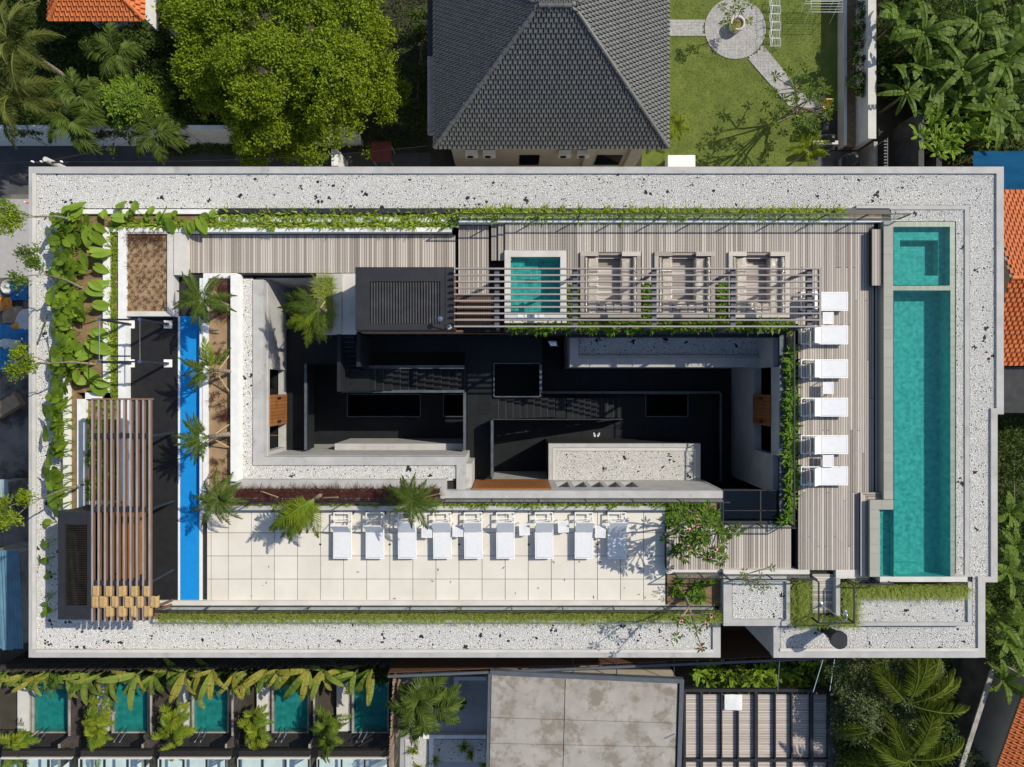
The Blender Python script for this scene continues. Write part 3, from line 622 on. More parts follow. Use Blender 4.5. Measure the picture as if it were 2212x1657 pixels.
# west facade with openings and a timber shutter
y = lambda v: wy(v, 9.2)
for a, b in ((602,797), (976,1002)): obj('courtyard_wall', MB().box(XW-.35, y(a), 0, XW, y(b), 9.2), m_conc, HB)
obj('courtyard_wall', MB().box(XW-.35, y(797), 0, XW, y(976), Z2+.1), m_conc, HB); obj('courtyard_wall', MB().box(XW-.35, y(797), 9.0, XW, y(976), 9.2), m_conc, HB)
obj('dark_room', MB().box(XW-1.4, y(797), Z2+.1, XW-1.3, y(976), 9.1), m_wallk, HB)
def shutter(xa, xb, ya, yb, zb, zt, label, axis):
    T = empty('timber_shutter', ((xa+xb)/2, (ya+yb)/2, zb), label, 'shutter'); n = 9
    for i in range(n):
        if axis == 'y': u, v = ya+(yb-ya)*i/n, ya+(yb-ya)*(i+1)/n; obj('slat', MB().box(xa, min(u,v)+.006, zb, xb, max(u,v)-.006, zt), m_orangewood, T)
    for t in (.12, .88): obj('hinge', MB().box(xb, ya+(yb-ya)*t-.06, (zb+zt)/2-.2, xb+(.03 if xb > xa else -.03), ya+(yb-ya)*t+.06, (zb+zt)/2+.25), m_char, T)
shutter(XW+.01, XW+.07, y(853), y(922), Z2+.12, 9.05, 'warm timber shutter on the sunlit west courtyard wall', 'y')
obj('sill_bar', MB().box(XW-.9, y(945), Z2+.9, XW-.1, y(947), Z2+.95), m_orangewood, HB)
# east facade
for a, b in ((722,793), (982,1066)): obj('courtyard_wall', MB().box(XE, y(a), 0, XE+.35, y(b), 9.2), m_conc, HB)
obj('courtyard_wall', MB().box(XE, y(793), 0, XE+.35, y(982), Z2+.1), m_conc, HB); obj('courtyard_wall', MB().box(XE, y(793), 9.0, XE+.35, y(982), 9.9), m_conc, HB)
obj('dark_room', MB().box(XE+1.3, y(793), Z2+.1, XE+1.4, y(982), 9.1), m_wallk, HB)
shutter(XE-.01, XE-.07, y(853), y(922), Z2+.12, 9.05, 'timber shutter in the shade on the east courtyard wall', 'y')
# south facades
obj('courtyard_wall', MB().box(XW, YS1-.35, 0, XM, YS1, 9.2), m_conc, HB)
obj('courtyard_wall', MB().box(XM-.02, YS2-.4, 0, XM+.25, YS1-.36, 9.2), m_conc, HB)
xw = [(wx(x,8.3)-.28, wx(x,8.3)+.28) for x in (1216,1252,1288,1324,1361)]
edges = [XM+.25]+[e for w in xw for e in w]+[wx(1561,9.95)]
for a, b in zip(edges[::2], edges[1::2]): obj('courtyard_wall', MB().box(a, YS2-.35, 0, b, YS2, 9.2), m_conc, HB)
for a, b in xw:
    obj('courtyard_wall', MB().box(a, YS2-.35, 0, b, YS2, 7.3), m_conc, HB); obj('courtyard_wall', MB().box(a, YS2-.35, 8.95, b, YS2, 9.2), m_conc, HB)
    obj('window', MB().box(a, YS2-.3, 7.3, b, YS2-.25, 8.95), m_mirror if 'm_mirror' in globals() else m_glassd, HB)
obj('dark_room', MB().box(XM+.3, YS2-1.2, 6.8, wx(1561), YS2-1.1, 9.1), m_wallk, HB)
TP = empty('timber_cladding', (wx(1098), YS2, 8.8), 'warm timber slat cladding on the south courtyard wall', 'cladding')
for i in range(20): obj('slat', MB().box(XM+.3, YS2+.01, 6.9+i*.14, wx(1192,9.9), YS2+.06, 7.03+i*.14), m_orangewood, TP)
# concrete room boxes with pebble roofs
obj('room_block', MB().vb(723,958.5,1003,972, Z2-.05, Z1), m_conc, HB)
obj('room_door', MB().vb(880,957.9,920,958.5, 6.2, Z1), m_orangewood, HB)
for r in ((1185,958.5,1513,967), (1185,967,1194,1037), (1505,967,1513,1037)): obj('room_parapet', MB().vb(*r, Z2+.1, Z2-.2), m_conc, HB)
for r in ((1194.5,967.5,1504.5,974), (1194.5,974,1200,1037), (1499,974,1504.5,1037)): obj('room_coping', MB().vb(*r, Z2+.06, Z2-.2), m_concl, HB)
obj('room_block', MB().vb(1185.5,959,1512.5,1040, Z2-.02, Z1), m_membrane, HB); obj('room_block', MB().vb(1185.2,958.7,1512.7,1037, Z2-.21, Z1), m_conc, HB)
pebbles([(1200,974,1499,1037)], Z2, label='white pebbles on the lower flat roof beside the timber panel')
x_, y_, _ = P(1300,947,4.6)
obj('room_door', MB().vb(1310,957.8,1370,958.4, 6.3, Z1), m_orangewood, HB)
for i, (x, a) in enumerate(((1284,.3), (1293,-.5))):
    c = Vector(P(x, 939, Z1+.02)); mb = MB(); n = 12
    out = [(.05*math.sin(t)*(1-.25*math.cos(t)), .13*math.cos(t)) for t in [2*math.pi*k/n for k in range(n)]]
    pts = [(c.x+u*math.cos(a)-v*math.sin(a), c.y+u*math.sin(a)+v*math.cos(a)) for u, v in out]
    obj('flip_flop', mb.prism(pts, Z1+.02, Z1+.05).tube([(c.x-.04,c.y,Z1+.05),(c.x,c.y+.05,Z1+.09),(c.x+.04,c.y,Z1+.05)], .006), m_wfab, None, 'pale flip-flop lying on the black courtyard floor', 'flip-flop', 'pair of flip-flops')
for r in ((1231,718,1249,793), (1249,773,1680,793)): obj('lower_roof_parapet', MB().vb(*r, 7.62, 6.5), m_conc, HB)
obj('lower_roof_lip', MB().vb(1249.5,768,1680,773, 7.52, 6.5), m_concl, HB)
obj('lower_roof_block', MB().vb(1232,700,1680,792, 7.33, Z1), m_conc, HB)
pebbles([(1249,700,1678,768)], 7.35, label='shaded pebble bed on the lower roof north of the courtyard')
# north facade
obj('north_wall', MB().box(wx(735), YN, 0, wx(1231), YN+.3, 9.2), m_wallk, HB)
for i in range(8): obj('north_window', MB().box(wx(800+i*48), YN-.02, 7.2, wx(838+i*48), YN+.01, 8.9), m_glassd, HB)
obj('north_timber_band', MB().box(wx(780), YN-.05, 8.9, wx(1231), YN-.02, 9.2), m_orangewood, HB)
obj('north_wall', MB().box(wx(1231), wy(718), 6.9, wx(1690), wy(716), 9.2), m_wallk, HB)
SLd = empty('step_ladder', P(1190,748,Z2), 'aluminium step ladder standing on the dark walkway', 'ladder')
for s in (-.22, .22):
    for d in (-.35, .35):
        p = Vector(P(1192,752,Z2+.02)); obj('rail', MB().bar((p.x+s, p.y+d, Z2+.02), (p.x+s*.7, p.y, Z2+1.6), .04, .03), m_chrome, SLd)
for k in range(1, 6): p = Vector(P(1192,752,Z2)); t = k/6; obj('rung', MB().bar((p.x-.22+.066*t, p.y+.35*(1-t), Z2+1.6*t), (p.x+.22-.066*t, p.y+.35*(1-t), Z2+1.6*t), .06, .025), m_chrome, SLd)
# north-west opening: planter block with concrete rim
for r in ((683,591,737,601), (719,601,737,721), (683,711,719,721)): obj('planter_rim', MB().vb(*r, 9.9, 9.2), m_conc, HB)
obj('planter_block', MB().vb(684,592,736,720, 9.55, 8.7), m_conc, HB)
obj('walkway_slab', MB().vb(737,597,768,722, 9.66, 9.3), m_concl, HB)
obj('north_wall', MB().box(wx(546), wy(600), 0, wx(735), wy(598), 9.3), m_conc, HB)
obj('edge_profile', MB().vb(498,590,683,594, 9.72, 9.3), m_char, HB)
# ================================================================ glass railings
def railing(pts, zb, zt, label, posts, w=.05, glass=m_glass, lean=None, rail=m_char):
    p0, p1 = Vector(P(*pts[0], zb)), Vector(P(*pts[1], zb)); T = empty('glass_railing', p0, label, 'railing')
    up = Vector((0, 0, zt-zb)); d = (p1-p0)
    obj('top_rail', MB().bar(p0+up, p1+up, w, w), rail, T); obj('bottom_rail', MB().bar(p0+Vector((0,0,.06)), p1+Vector((0,0,.06)), .04, .04), rail, T)
    ts = posts if isinstance(posts, list) else [i/posts for i in range(posts+1)]
    for t in ts: obj('post', MB().bar(p0+d*t, p0+d*t+up*.99, .05, .04), rail, T)
    nrm = Vector((-d.y, d.x, 0)).normalized()*.004
    for a, b in zip(ts, ts[1:]):
        u, v = p0+d*(a+.003), p0+d*(b-.003); h0 = Vector((0,0,.09)); h1 = up*.96
        obj('pane', MB().add([u+h0, v+h0, v+h1, u+h1], [(0,1,2,3)]), glass, T)
    return T
railing([(988,474),(1940,474)], 10.25, 11.2, 'long glass railing along the north edge of the pool deck', 11)
railing([(963,1077),(1561,1077)], 9.95, 10.9, 'glass railing between the courtyard and the pale terrace', 6)
railing([(455,1078.5),(963,1078.5)], 9.95, 10.85, 'dark framed railing behind the purple grasses', 5)
railing([(345,1309),(1540,1309)], 9.85, 10.45, 'low railing along the grassy south edge of the pale terrace', 11)
railing([(1700,706),(1700,1128)], 10.0, 10.75, 'black framed railing beside the planted strip of the pool deck', 7)
railing([(1456,1237),(1560,1237)], 9.9, 10.8, 'short railing at the foot of the lower timber deck', 2)
railing([(1568,1131),(1700,1131)], 9.85, 10.75, 'black railing at the head of the lower timber deck', 2)
railing([(1563,1241),(1748,1241)], 10.2, 10.95, 'railing above the small pebble bed', 2)
railing([(1748,1244),(1748,1330)], 9.95, 10.85, 'glass panel on the west side of the shower nook', 1)
railing([(1748,1330),(1822,1330)], 9.95, 10.85, 'glass panel at the foot of the shower nook', 1)
railing([(1822,1252),(1822,1330)], 9.95, 10.85, 'glass panel on the east side of the shower nook', 1)
railing([(1830,1250),(1908,1250)], 10.1, 10.9, 'short glass railing below the end of the lap pool', 1)
# ================================================================ east planter strip, canopy panels, glass roof
part('east_planter', m_char, (1697,706,1714,1130, 9.98, 9.2))
bed('east_planting_bed', [(1699,708,1712,1128)], 10.0, m_soil, 9.9)
CN = empty('metal_canopy', P(1690,900,9.7), 'row of dark metal canopy panels along the east courtyard edge', 'canopy')
for i in range(8): a = 722+i*50.5; obj('panel', MB().hexa([P(1684,a,10.0), P(1697,a,9.95), P(1697,a+48,9.95), P(1684,a+48,10.0)][::-1], [P(1684,a,9.9), P(1697,a,9.85), P(1697,a+48,9.85), P(1684,a+48,9.9)][::-1]), m_beam, CN)
GR = empty('glass_roof', P(1625,1095,9.8), 'dark tinted glass roof between courtyard and timber deck', 'roof')
for i, (a, b) in enumerate(((1564,1641),(1645,1680))):
    for c, d in ((1060,1102),(1104,1127)): obj('pane', MB().vb(a,c,b,d, 9.85, 9.83), m_glassd, GR)
for r in ((1561,1058,1682,1060), (1561,1126,1682,1130), (1641.5,1060,1644.5,1126), (1561,1060,1563.5,1126), (1681,1060,1683.5,1130), (1564,1102.2,1681,1103.8)): obj('frame', MB().vb(*r, 9.9, 9.8), m_char, GR)
obj('stair_room_floor', MB().vb(1561,1058,1683,1130, 6.8, 6.5), m_conc, HB)
obj('stair_room_wall', MB().vb(1556,1058,1560.5,1130, 9.8, 6.5), m_conc, HB)
# ================================================================ south-east block: pebble beds, shower nook
part('se_ledge', m_concl, (1440,1231,1563,1240, 9.9, 9.2)); part('se_ledge', m_concl, (1563,1231,1749,1242, 10.12, 9.2), (1806,1231,1879,1250, 10.118, 9.2))
for r in ((1563,1242,1581.5,1352), (1581.5,1338.5,1707,1352), (1699,1256,1707,1338.5), (1581.5,1242,1699,1256)): part('se_frame', m_conc, (*r, 10.1, 9.2))
part('se_frame_wall', m_conc, (1563.3,1242.3,1706.7,1351.7, 9.19, 3.2))
part('se_bed_base', m_membrane, (1581.5,1256,1699,1338.5, 9.95, 9.2)); pebbles([(1582,1256,1699,1338)], 9.96, label='small square white pebble bed beside the shower nook')
for r in ((1707,1344.5,2091,1352), (2091,1258,2100,1352)): part('se_frame', m_conc, (*r, 9.98, 9.2))
part('se_bed_base', m_membrane, (1707,1250,2091,1344.5, 9.86, 9.2), (1749,1232,1806,1330, 9.84, 9.2))
pebbles([(1850,1288,2090.5,1344)], 9.87, label='white pebble bed below the grassy end of the lap pool')
part('low_bed_base', m_membrane, (1685,1352,2113,1407, 9.5, 9.0), (2100,1246,2113,1352, 9.498, 9.0))
pebbles([(1685.5,1352.5,2112.5,1407), (2100.5,1246,2112.5,1352)], 9.5, label='lowest white pebble bed around the black flue')
SN = empty('shower_deck', P(1780,1285,9.8), 'small dark timber shower floor between glass panels', 'shower')
for i in range(16): slab('board', 1755, 1240+i*5.3, 1805, 1245+i*5.3, 9.92, .025, m_deck, SN, .008)
obj('side_wall', MB().vb(1806,1250,1815,1330, 10.25, 9.84), m_conc, SN)
SW = empty('shower_pole', P(1774,1306,9.92), 'curved chrome outdoor shower pole', 'shower')
b = Vector(P(1774,1306,9.92)); c = b.copy(); pts = [b+Vector((0,0,k*.25)) for k in range(9)]+[b+Vector((.0,.05,2.12)), b+Vector((.0,.16,2.2)), b+Vector((.0,.30,2.2)), b+Vector((0,.38,2.12))]
obj('pole', MB().tube(pts, .03, n=8), m_chrome, SW, smooth=True); obj('head', MB().lathe(pts[-1], [(.03,pts[-1].z),(.09,pts[-1].z-.05),(.09,pts[-1].z-.06)], 12), m_chrome, SW); obj('foot', MB().lathe(b, [(.1,b.z),(.1,b.z+.03),(.04,b.z+.05)], 12), m_chrome, SW); obj('tap', MB().bar(b+Vector((0,0,1.1)), b+Vector((.12,.0,1.1)), .04, .04), m_chrome, SW)
FL = empty('black_flue', P(1779,1356,9.5), 'tall black cylindrical flue with flat cap', 'flue')
c = Vector(P(1779,1356,9.5)); obj('pipe', MB().lathe(c, [(.2,9.5),(.2,10.0),(.30,10.7),(.34,10.8)], 24), m_char, FL, smooth=True)
obj('cap', MB().prism([(c.x+.37*math.cos(t) if math.cos(t) < .86 else c.x+.318, c.y+.37*math.sin(t)) for t in [2*math.pi*k/32 for k in range(32)]], 10.8, 10.95), m_char, FL)
obj('base_box', MB().box(c.x-.3,c.y-.1,9.5,c.x+.05,c.y+.3,9.8), m_char, FL)
# ================================================================ loungers and side tables
def copy_tree(o, parent=None):
    n = o.copy(); COL.objects.link(n); n.parent = parent
    for ch in o.children: copy_tree(ch, n)
    return n
def make_lounger(ang):
    T = empty('sun_lounger'); h = .32; l, w = 2.0, .38     # head at -x
    m = MB()
    for s in (-1, 1): m.box(-l/2, s*w-.02, h-.05, l/2, s*w+.02, h)
    for x in (-l/2+.02, l/2-.02): m.box(x-.02, -w+.021, h-.05, x+.02, w-.021, h)
    for x in (-.72, -.62): m.box(x-.015, -w+.021, h-.09, x+.015, w-.021, h-.06)
    FRm = obj('frame', m, m_wmetal, T, local=True)
    for x in (-.62, .82):
        for s in (-1, 1): obj('leg', MB().box(x-.025, s*w-.022, 0, x+.025, s*w+.022, h-.051), m_wmetal, FRm, local=True)
    hx = -.17
    obj('seat', MB().box(hx+.03, -w+.03, h-.03, l/2-.06, w-.03, h+.004), m_wfab, T, local=True)
    bl = .72; ex, ez = hx-bl*math.cos(ang), h+bl*math.sin(ang)
    bk = MB(); n = Vector((math.sin(ang), 0, math.cos(ang)))*.02
    q = [Vector((hx-.01,-w+.01,h+.02)), Vector((hx-.01,w-.01,h+.02)), Vector((ex,w-.01,ez+.02)), Vector((ex,-w+.01,ez+.02))]
    bk.hexa([p+n for p in q], [p-n for p in q]); BKo = obj('backrest', bk, m_wfab, T, local=True)
    for s in (-1, 1): obj('backrest_strut', MB().bar((ex*.75+hx*.25, s*.3, ez*.75+h*.25-.03), (-.7, s*.3, h-.04), .03, .02), m_wmetal, BKo, local=True)
    for s in (-1, 1): obj('wheel', MB().tube([(-l/2+.06, s*w-.02+s*.03, .07), (-l/2+.06, s*w+.02+s*.03, .07)], .07, n=12), m_char, FRm, local=True)
    return T
def make_table():
    T = empty('side_table'); h = .42; a = .2
    obj('top', MB().box(-a,-a*1.1,h-.02,a,a*1.1,h), m_marble, T, local=True)
    m = MB()
    for s in (-1, 1): m.box(-a-.03, s*(a*1.1+.015)-.014, h-.04, a+.03, s*(a*1.1+.015)+.014, h+.006); m.box(s*(a+.015)-.014, -a*1.1-.001, h-.04, s*(a+.015)+.014, a*1.1+.001, h+.006)
    obj('rim', m, m_wmetal, T, local=True)
    for sx in (-1, 1):
        for sy in (-1, 1): obj('leg', MB().box(sx*(a+.015)-.014, sy*(a*1.1+.015)-.014, 0, sx*(a+.015)+.014, sy*(a*1.1+.015)+.014, h-.041), m_wmetal, T, local=True)
    return T
LA, LB2, TB = make_lounger(math.radians(46)), make_lounger(math.radians(58)), make_table()
used = set()
def place(proto, x, y, z, rz, label, cat, group):
    o = proto if proto.name not in used else copy_tree(proto)
    used.add(proto.name); o.location = P(x, y, z); o.rotation_euler = (0, 0, rz)
    return tag(o, label, cat, group)
for i, y0 in enumerate((651,723.5,796.5,879.5,960.5,1028)):
    place(LA, 1781, y0, ZR+.32, 0, 'white sling lounger reaching out from under the pergola end' if i == 0 else 'white sling lounger on the open timber deck beside the lap pool', 'lounger', 'loungers on the timber deck').location.z = ZR+.005
for i, x0 in enumerate((740,810,879.5,955.5,1022.5,1092,1175.5,1261.5,1333)):
    place(LB2 if i < 2 else LA, x0, 1157, 9.61+.32, -math.pi/2+random.uniform(-.015,.015), 'white sling lounger in the long row on the pale tiled terrace', 'lounger', 'loungers on the pale terrace').location.z = 9.612
for x, y in ((1789,687),(1789,838),(1789,996)): place(TB, x, y, ZR+.42, 0, 'small marble-topped table between loungers on the timber deck', 'side table', 'tables on the timber deck').location.z = ZR+.005
for x, y in ((922,1149),(989,1147),(1133,1144),(1217,1138),(1297,1149)): place(TB, x, y, 9.61+.42, random.uniform(-.06,.06), 'small white side table between loungers on the pale terrace', 'side table', 'tables on the pale terrace').location.z = 9.612

LG = empty('louvred_grille', P(1028,668,9.6), 'dark brown louvred grille box under the pergola beside the tower', 'grille')
obj('box', MB().vb(984,638,1066,704, 9.95, 9.5), m_deckd, LG)
for r in range(4):
    for k in range(20): a = 987+k*3.7; obj('louvre', MB().vb(a, 642+r*15, a+2.2, 654+r*15, 10.0, 9.953), m_wslat, LG)
HS = Vector(P(1480,1318,9.95)); pts = [P(1510+62*math.cos(t)-8, 1322-34*math.sin(t), 9.75+.25*math.sin(t)) for t in np.linspace(.1,3.3,18)]
obj('garden_hose', MB().tube(pts, .012, n=5), m_char, None, 'thin black hose looped over the terrace edge', 'hose')
for i in range(22):
    x, y_ = random.uniform(470,1430), random.uniform(1205,1295); c = Vector(P(x,y_,9.613)); a = random.uniform(0,6.28); l = random.uniform(.04,.09); d = Vector((math.cos(a),math.sin(a),0))*l; s_ = Vector((-d.y,d.x,0))*.35
    obj('fallen_leaf', MB().add([c-d, c+s_+Vector((0,0,.012)), c+d, c-s_+Vector((0,0,.01))], [(0,1,2),(0,2,3)]), m_bark, None, 'curled brown fallen leaf on the pale terrace tiles', 'leaf', 'fallen leaves on the terrace')
# ================================================================ tiled roofs
def tile_proto(name, pu, ps, mat, h=.07):
    pr = [(0,.0),(.10,.9),(.22,1.0),(.34,.25),(.66,.10),(.92,.0)]; mb = MB(); n = len(pr)
    for yy_, lift in ((-.03, .035), (ps*1.02, .004)):
        for x, z in pr: mb.v.append((x*pu, yy_, z*h+lift))
    for x, z in pr: mb.v.append((x*pu, -.03, -.0))
    for i in range(n-1): mb.f.append((i, i+1, n+i+1, n+i)); mb.f.append((2*n+i, 2*n+i+1, i+1, i))
    mb.f.append((2*n, 0, n))
    me = bpy.data.meshes.new(name); me.from_pydata(mb.v, [], mb.f); me.materials.append(mat); return me
def tile_slope(parent, O, U, Sv, umax, smax, keep, pu, ps, mat, limit, name='roof_tile'):
    """tiles from eave point O along unit U, upslope unit Sv; keep(u,s) says where the slope is"""
    O, U, Sv = Vector(O), Vector(U).normalized(), Vector(Sv).normalized(); N = U.cross(Sv)
    me = tile_proto(name, pu, ps, mat); R = Matrix((U, Sv, N)).transposed().to_4x4(); w = wloc(parent); rest = []; cnt = 0
    for j in range(int(smax/ps)+1):
        u = (j % 2)*pu*.5-pu
        while u < umax:
            if keep(u+pu/2, j*ps+ps*.4):
                loc = O+U*u+Sv*(j*ps)+N*random.uniform(0,.006)
                Mx = Matrix.Translation(loc-w) @ R @ Matrix.Rotation(random.uniform(-.012,.012), 4, 'Z')
                if cnt < limit: o = link(name, me, parent); o.matrix_local = Mx; cnt += 1
                else: rest.append(Mx)
            u += pu
    if rest:
        v0 = np.array([(*v.co, 1) for v in me.vertices]); f0 = np.array([list(p.vertices)[:4] if len(p.vertices) == 4 else list(p.vertices)+[p.vertices[0]] for p in me.polygons])
        q = [list(p.vertices) for p in me.polygons if len(p.vertices) == 4]; f0 = np.array(q)
        V = np.vstack([v0 @ np.array(m_).T[:, :3] for m_ in rest]); T = np.vstack([f0+i*len(v0) for i in range(len(rest))])
        o = link('roof_tiles', npmesh('roof_tiles', V, T, MATS.get(mat.name+'_i') or mat), parent); o['kind'] = 'stuff'
def hip_caps(parent, a, b, mat, r=.11, L=.36, name='ridge_cap'):
    a, b = Vector(a), Vector(b); d = (b-a); n = max(1, int(d.length/L)); d.normalize(); side = d.cross(Vector((0,0,1))).normalized(); up = side.cross(d)
    for i in range(n):
        p = a+d*(L*i); q = p+d*(L*1.06); mb = MB(); k = 7
        for c, rr in ((p, r), (q, r*.86)):
            for t in range(k): th = math.pi*t/(k-1); mb.v.append(c+side*math.cos(th)*rr+up*math.sin(th)*rr*.8)
        mb.f = [(t, t+1, k+t+1, k+t) for t in range(k-1)]+[tuple(range(k))]
        obj(name, mb, mat, parent)
m_rooft2 = M('grey_roof_tile_i', (.125,.127,.122), (.085,.087,.083), 3, .42, .5, rnd='island', amt=.5)
def hip_roof(T, x0, x1, y0, y1, ze, zr, pu, ps, mat, hips=True, limits=(280,10,10,10), sides='SWEN'):
    w = (x1-x0); d = (y1-y0); run = min(w, d)/2; sl = math.hypot(run, zr-ze); ux = 1 if w >= d else 0
    c, sn = run/sl, (zr-ze)/sl
    defs = {'S': ((x0,y0,ze),(1,0,0),(0,c,sn),w), 'N': ((x1,y1,ze),(-1,0,0),(0,-c,sn),w), 'W': ((x0,y1,ze),(0,-1,0),(c,0,sn),d), 'E': ((x1,y0,ze),(0,1,0),(-c,0,sn),d)}
    for s_, lim in zip('SWEN', limits):
        if s_ not in sides: continue
        O, U, Sv, L = defs[s_]
        tile_slope(T, O, U, Sv, L, sl, lambda u, s, L=L: s < sl and u > s*c-.05 and u < L-s*c+.05, pu, ps, mat, lim)
    if w >= d: A, B = (x0+run, (y0+y1)/2, zr), (x1-run, (y0+y1)/2, zr)
    else: A, B = ((x0+x1)/2, y0+run, zr), ((x0+x1)/2, y1-run, zr)
    base = [(x0,y0,ze),(x1,y0,ze),(x1,y1,ze),(x0,y1,ze)]
    mb = MB().add([(x,y,z-.03) for x,y,z in base]+[(A[0],A[1],A[2]-.03),(B[0],B[1],B[2]-.03)], [(0,1,5,4),(1,2,5),(2,3,4,5),(3,0,4),(3,2,1,0)] if w >= d else [(0,1,4),(1,2,5,4),(2,3,5),(3,0,4,5),(3,2,1,0)])
    obj('roof_deck', mb, m_char, T)
    up = Vector((0,0,.05)); A, B = Vector(A)+up, Vector(B)+up; k = [Vector(p)+up for p in base]
    for p, q in ([(k[0],A),(k[1],B),(k[2],B),(k[3],A)] if w >= d else [(k[0],A),(k[1],A),(k[2],B),(k[3],B)]): hip_caps(T, p, q, mat)
    hip_caps(T, A, B, mat)
# ---- grey tiled house
DH = empty('grey_roofed_house', (2, 16, 0), 'cream two-storey house under a large grey tiled hip roof', 'house')
hip_roof(DH, -3.83, 7.70, 11.58, 21.6, 6.0, 9.5, .228, .212, m_rooft, limits=(285,5,5,5))
m_cream = M('cream_render', (.56,.50,.40), (.48,.43,.34), 1.5, .8)
obj('wall', MB().box(-3.2, 12.35, 0, 7.0, 20.9, 5.98), m_cream, DH)
for x in (3.9, 6.2): obj('pilaster', MB().box(x, 12.1, 0, x+.5, 12.35, 5.9), m_cream, DH)
for x in (1.0, 4.5): obj('window', MB().box(x-.6 if x < 2 else x+.1, 12.32, 1.2, x+.5 if x < 2 else x+1.5, 12.34, 2.8), m_glassd, DH)
for px in (1019,1057,1220,1260):
    x = wx(px, 3.5); A = empty('air_conditioner', (x, 12.1, 3.2), 'pale outdoor air conditioner unit under the grey roof eave', 'air conditioner', 'air conditioners on the cream house')
    cs_ = obj('casing', MB().box(x-.33, 12.02, 3.22, x+.33, 12.3, 3.7), m_wmetal, A); obj('bracket', MB().box(x-.3, 12.1, 3.16, x+.3, 12.35, 3.217), m_char, A); obj('fan_grille', MB().tube([(x-.08,12.019,3.46),(x-.08,12.0,3.46)], .18, n=14), m_char, cs_)
obj('side_ledge', MB().vb(923.5,122,938.5,288, 5.6, 5.3), m_concd, DH); obj('side_ledge', MB().vb(923,-30,938.5,121.5, 5.4, 5.2), m_char, DH)
a = Vector((wx(1185,9.6), wy(16,9.6), 9.5)); AN = empty('roof_aerial', a, 'thin metal aerial on the grey roof ridge', 'aerial'); obj('mast', MB().tube([a, a+Vector((.5,.2,.8))], .015).tube([a+Vector((.3,.1,.5)), a+Vector((.5,-.1,.6))], .01), m_chrome, AN)
# ---- orange roofed house, north-west
OH = empty('orange_roofed_house', (-22, 22, 0), 'white house with a bright orange tiled hip roof', 'house')
hip_roof(OH, -24.6, -19.5, 19.28, 27.3, 3.4, 4.95, .285, .235, m_terra, limits=(110,60,120,5))
obj('wall', MB().box(-23.6, 20.3, 0, -20.4, 26.5, 3.38), m_white, OH)
obj('garden_wall', MB().box(-18.75, 19.3, 0, -18.45, 27, 2.4), m_white, None, 'white garden wall beside the orange-roofed house', 'wall')
# ---- boundary wall, lane furniture
BW = empty('boundary_wall', P(180,315,0), 'long pale boundary wall along the shaded lane', 'wall')
for i in range(7): a = -30+i*3.05; obj('wall_panel', MB().box(a, 13.83, 0, a+3.0, 14.05, 2.55), m_white, BW); obj('wall_pier', MB().box(a+3.003, 13.78, 0, a+3.047, 14.1, 2.62), m_concl, BW)
UP = empty('utility_pole', (-20.8, 10.0, 0), 'grey concrete utility pole at the lane edge', 'pole')
obj('shaft', MB().tube([(-20.8,10.0,0),(-20.8,10.0,9.1)], .16, .11, 10), m_concl, UP); obj('cross_arm', MB().bar((-21.6,9.95,8.8),(-20.0,9.95,8.8), .07, .07), m_char, UP)
for x in (-21.5,-21.1,-20.2): obj('insulator', MB().lathe((x,9.95,0), [(.04,8.84),(.05,8.9),(.03,8.98)], 8), m_wmetal, UP)
def cable(a, b, sag, label, r=.012):
    a, b = Vector(a), Vector(b); obj('cable', MB().tube([a+(b-a)*t-Vector((0,0,sag*4*t*(1-t))) for t in [i/12 for i in range(13)]], r, n=4), m_char, None, label, 'cable')
cable((-21.1,9.95,8.9), (-18.6,13.9,2.6), .4, 'thin black cable from the utility pole to the boundary wall')
cable((-20.2,9.95,8.9), (-3.6,11.9,5.6), .8, 'thin black cable from the utility pole to the grey-roofed house')
cable((-21.5,9.95,8.9), (-40,9.5,8.7), .5, 'thin black cable running west from the utility pole')
obj('gate_pillar', MB().vb(716,322,730,358,2.2,0), m_white, None, 'white gate pillar below the bright green tree', 'pillar')
PH = empty('small_red_hut', P(825,330,0), 'little hut with a corrugated red roof', 'hut')
c = P(824,328,1.6)
for i in range(8): obj('roof_sheet', MB().box(c[0]-.55+i*.14, c[1]-.55, 1.58, c[0]-.43+i*.14, c[1]+.55, 1.62), M('red_sheet', (.22,.05,.04), (.16,.04,.03), 3, .6) if i == 0 else MATS['red_sheet'], PH)
for s in (-.48,.48):
    for t in (-.45,.45): obj('post', MB().box(c[0]+s-.03,c[1]+t-.03,0,c[0]+s+.03,c[1]+t+.03,1.575), m_bamboo, PH)
obj('parked_cart', MB().box(*P(650,8,1.0)[:2],.3,P(680,8,1)[0],P(0,-10,1)[1],1.0) if 0 else MB().box(-9.3,21.5,.25,-8.0,23.5,.9).box(-9.2,21.6,.9,-8.1,23.4,.95), m_beam, None, 'dark covered cart standing in the shaded yard', 'cart')
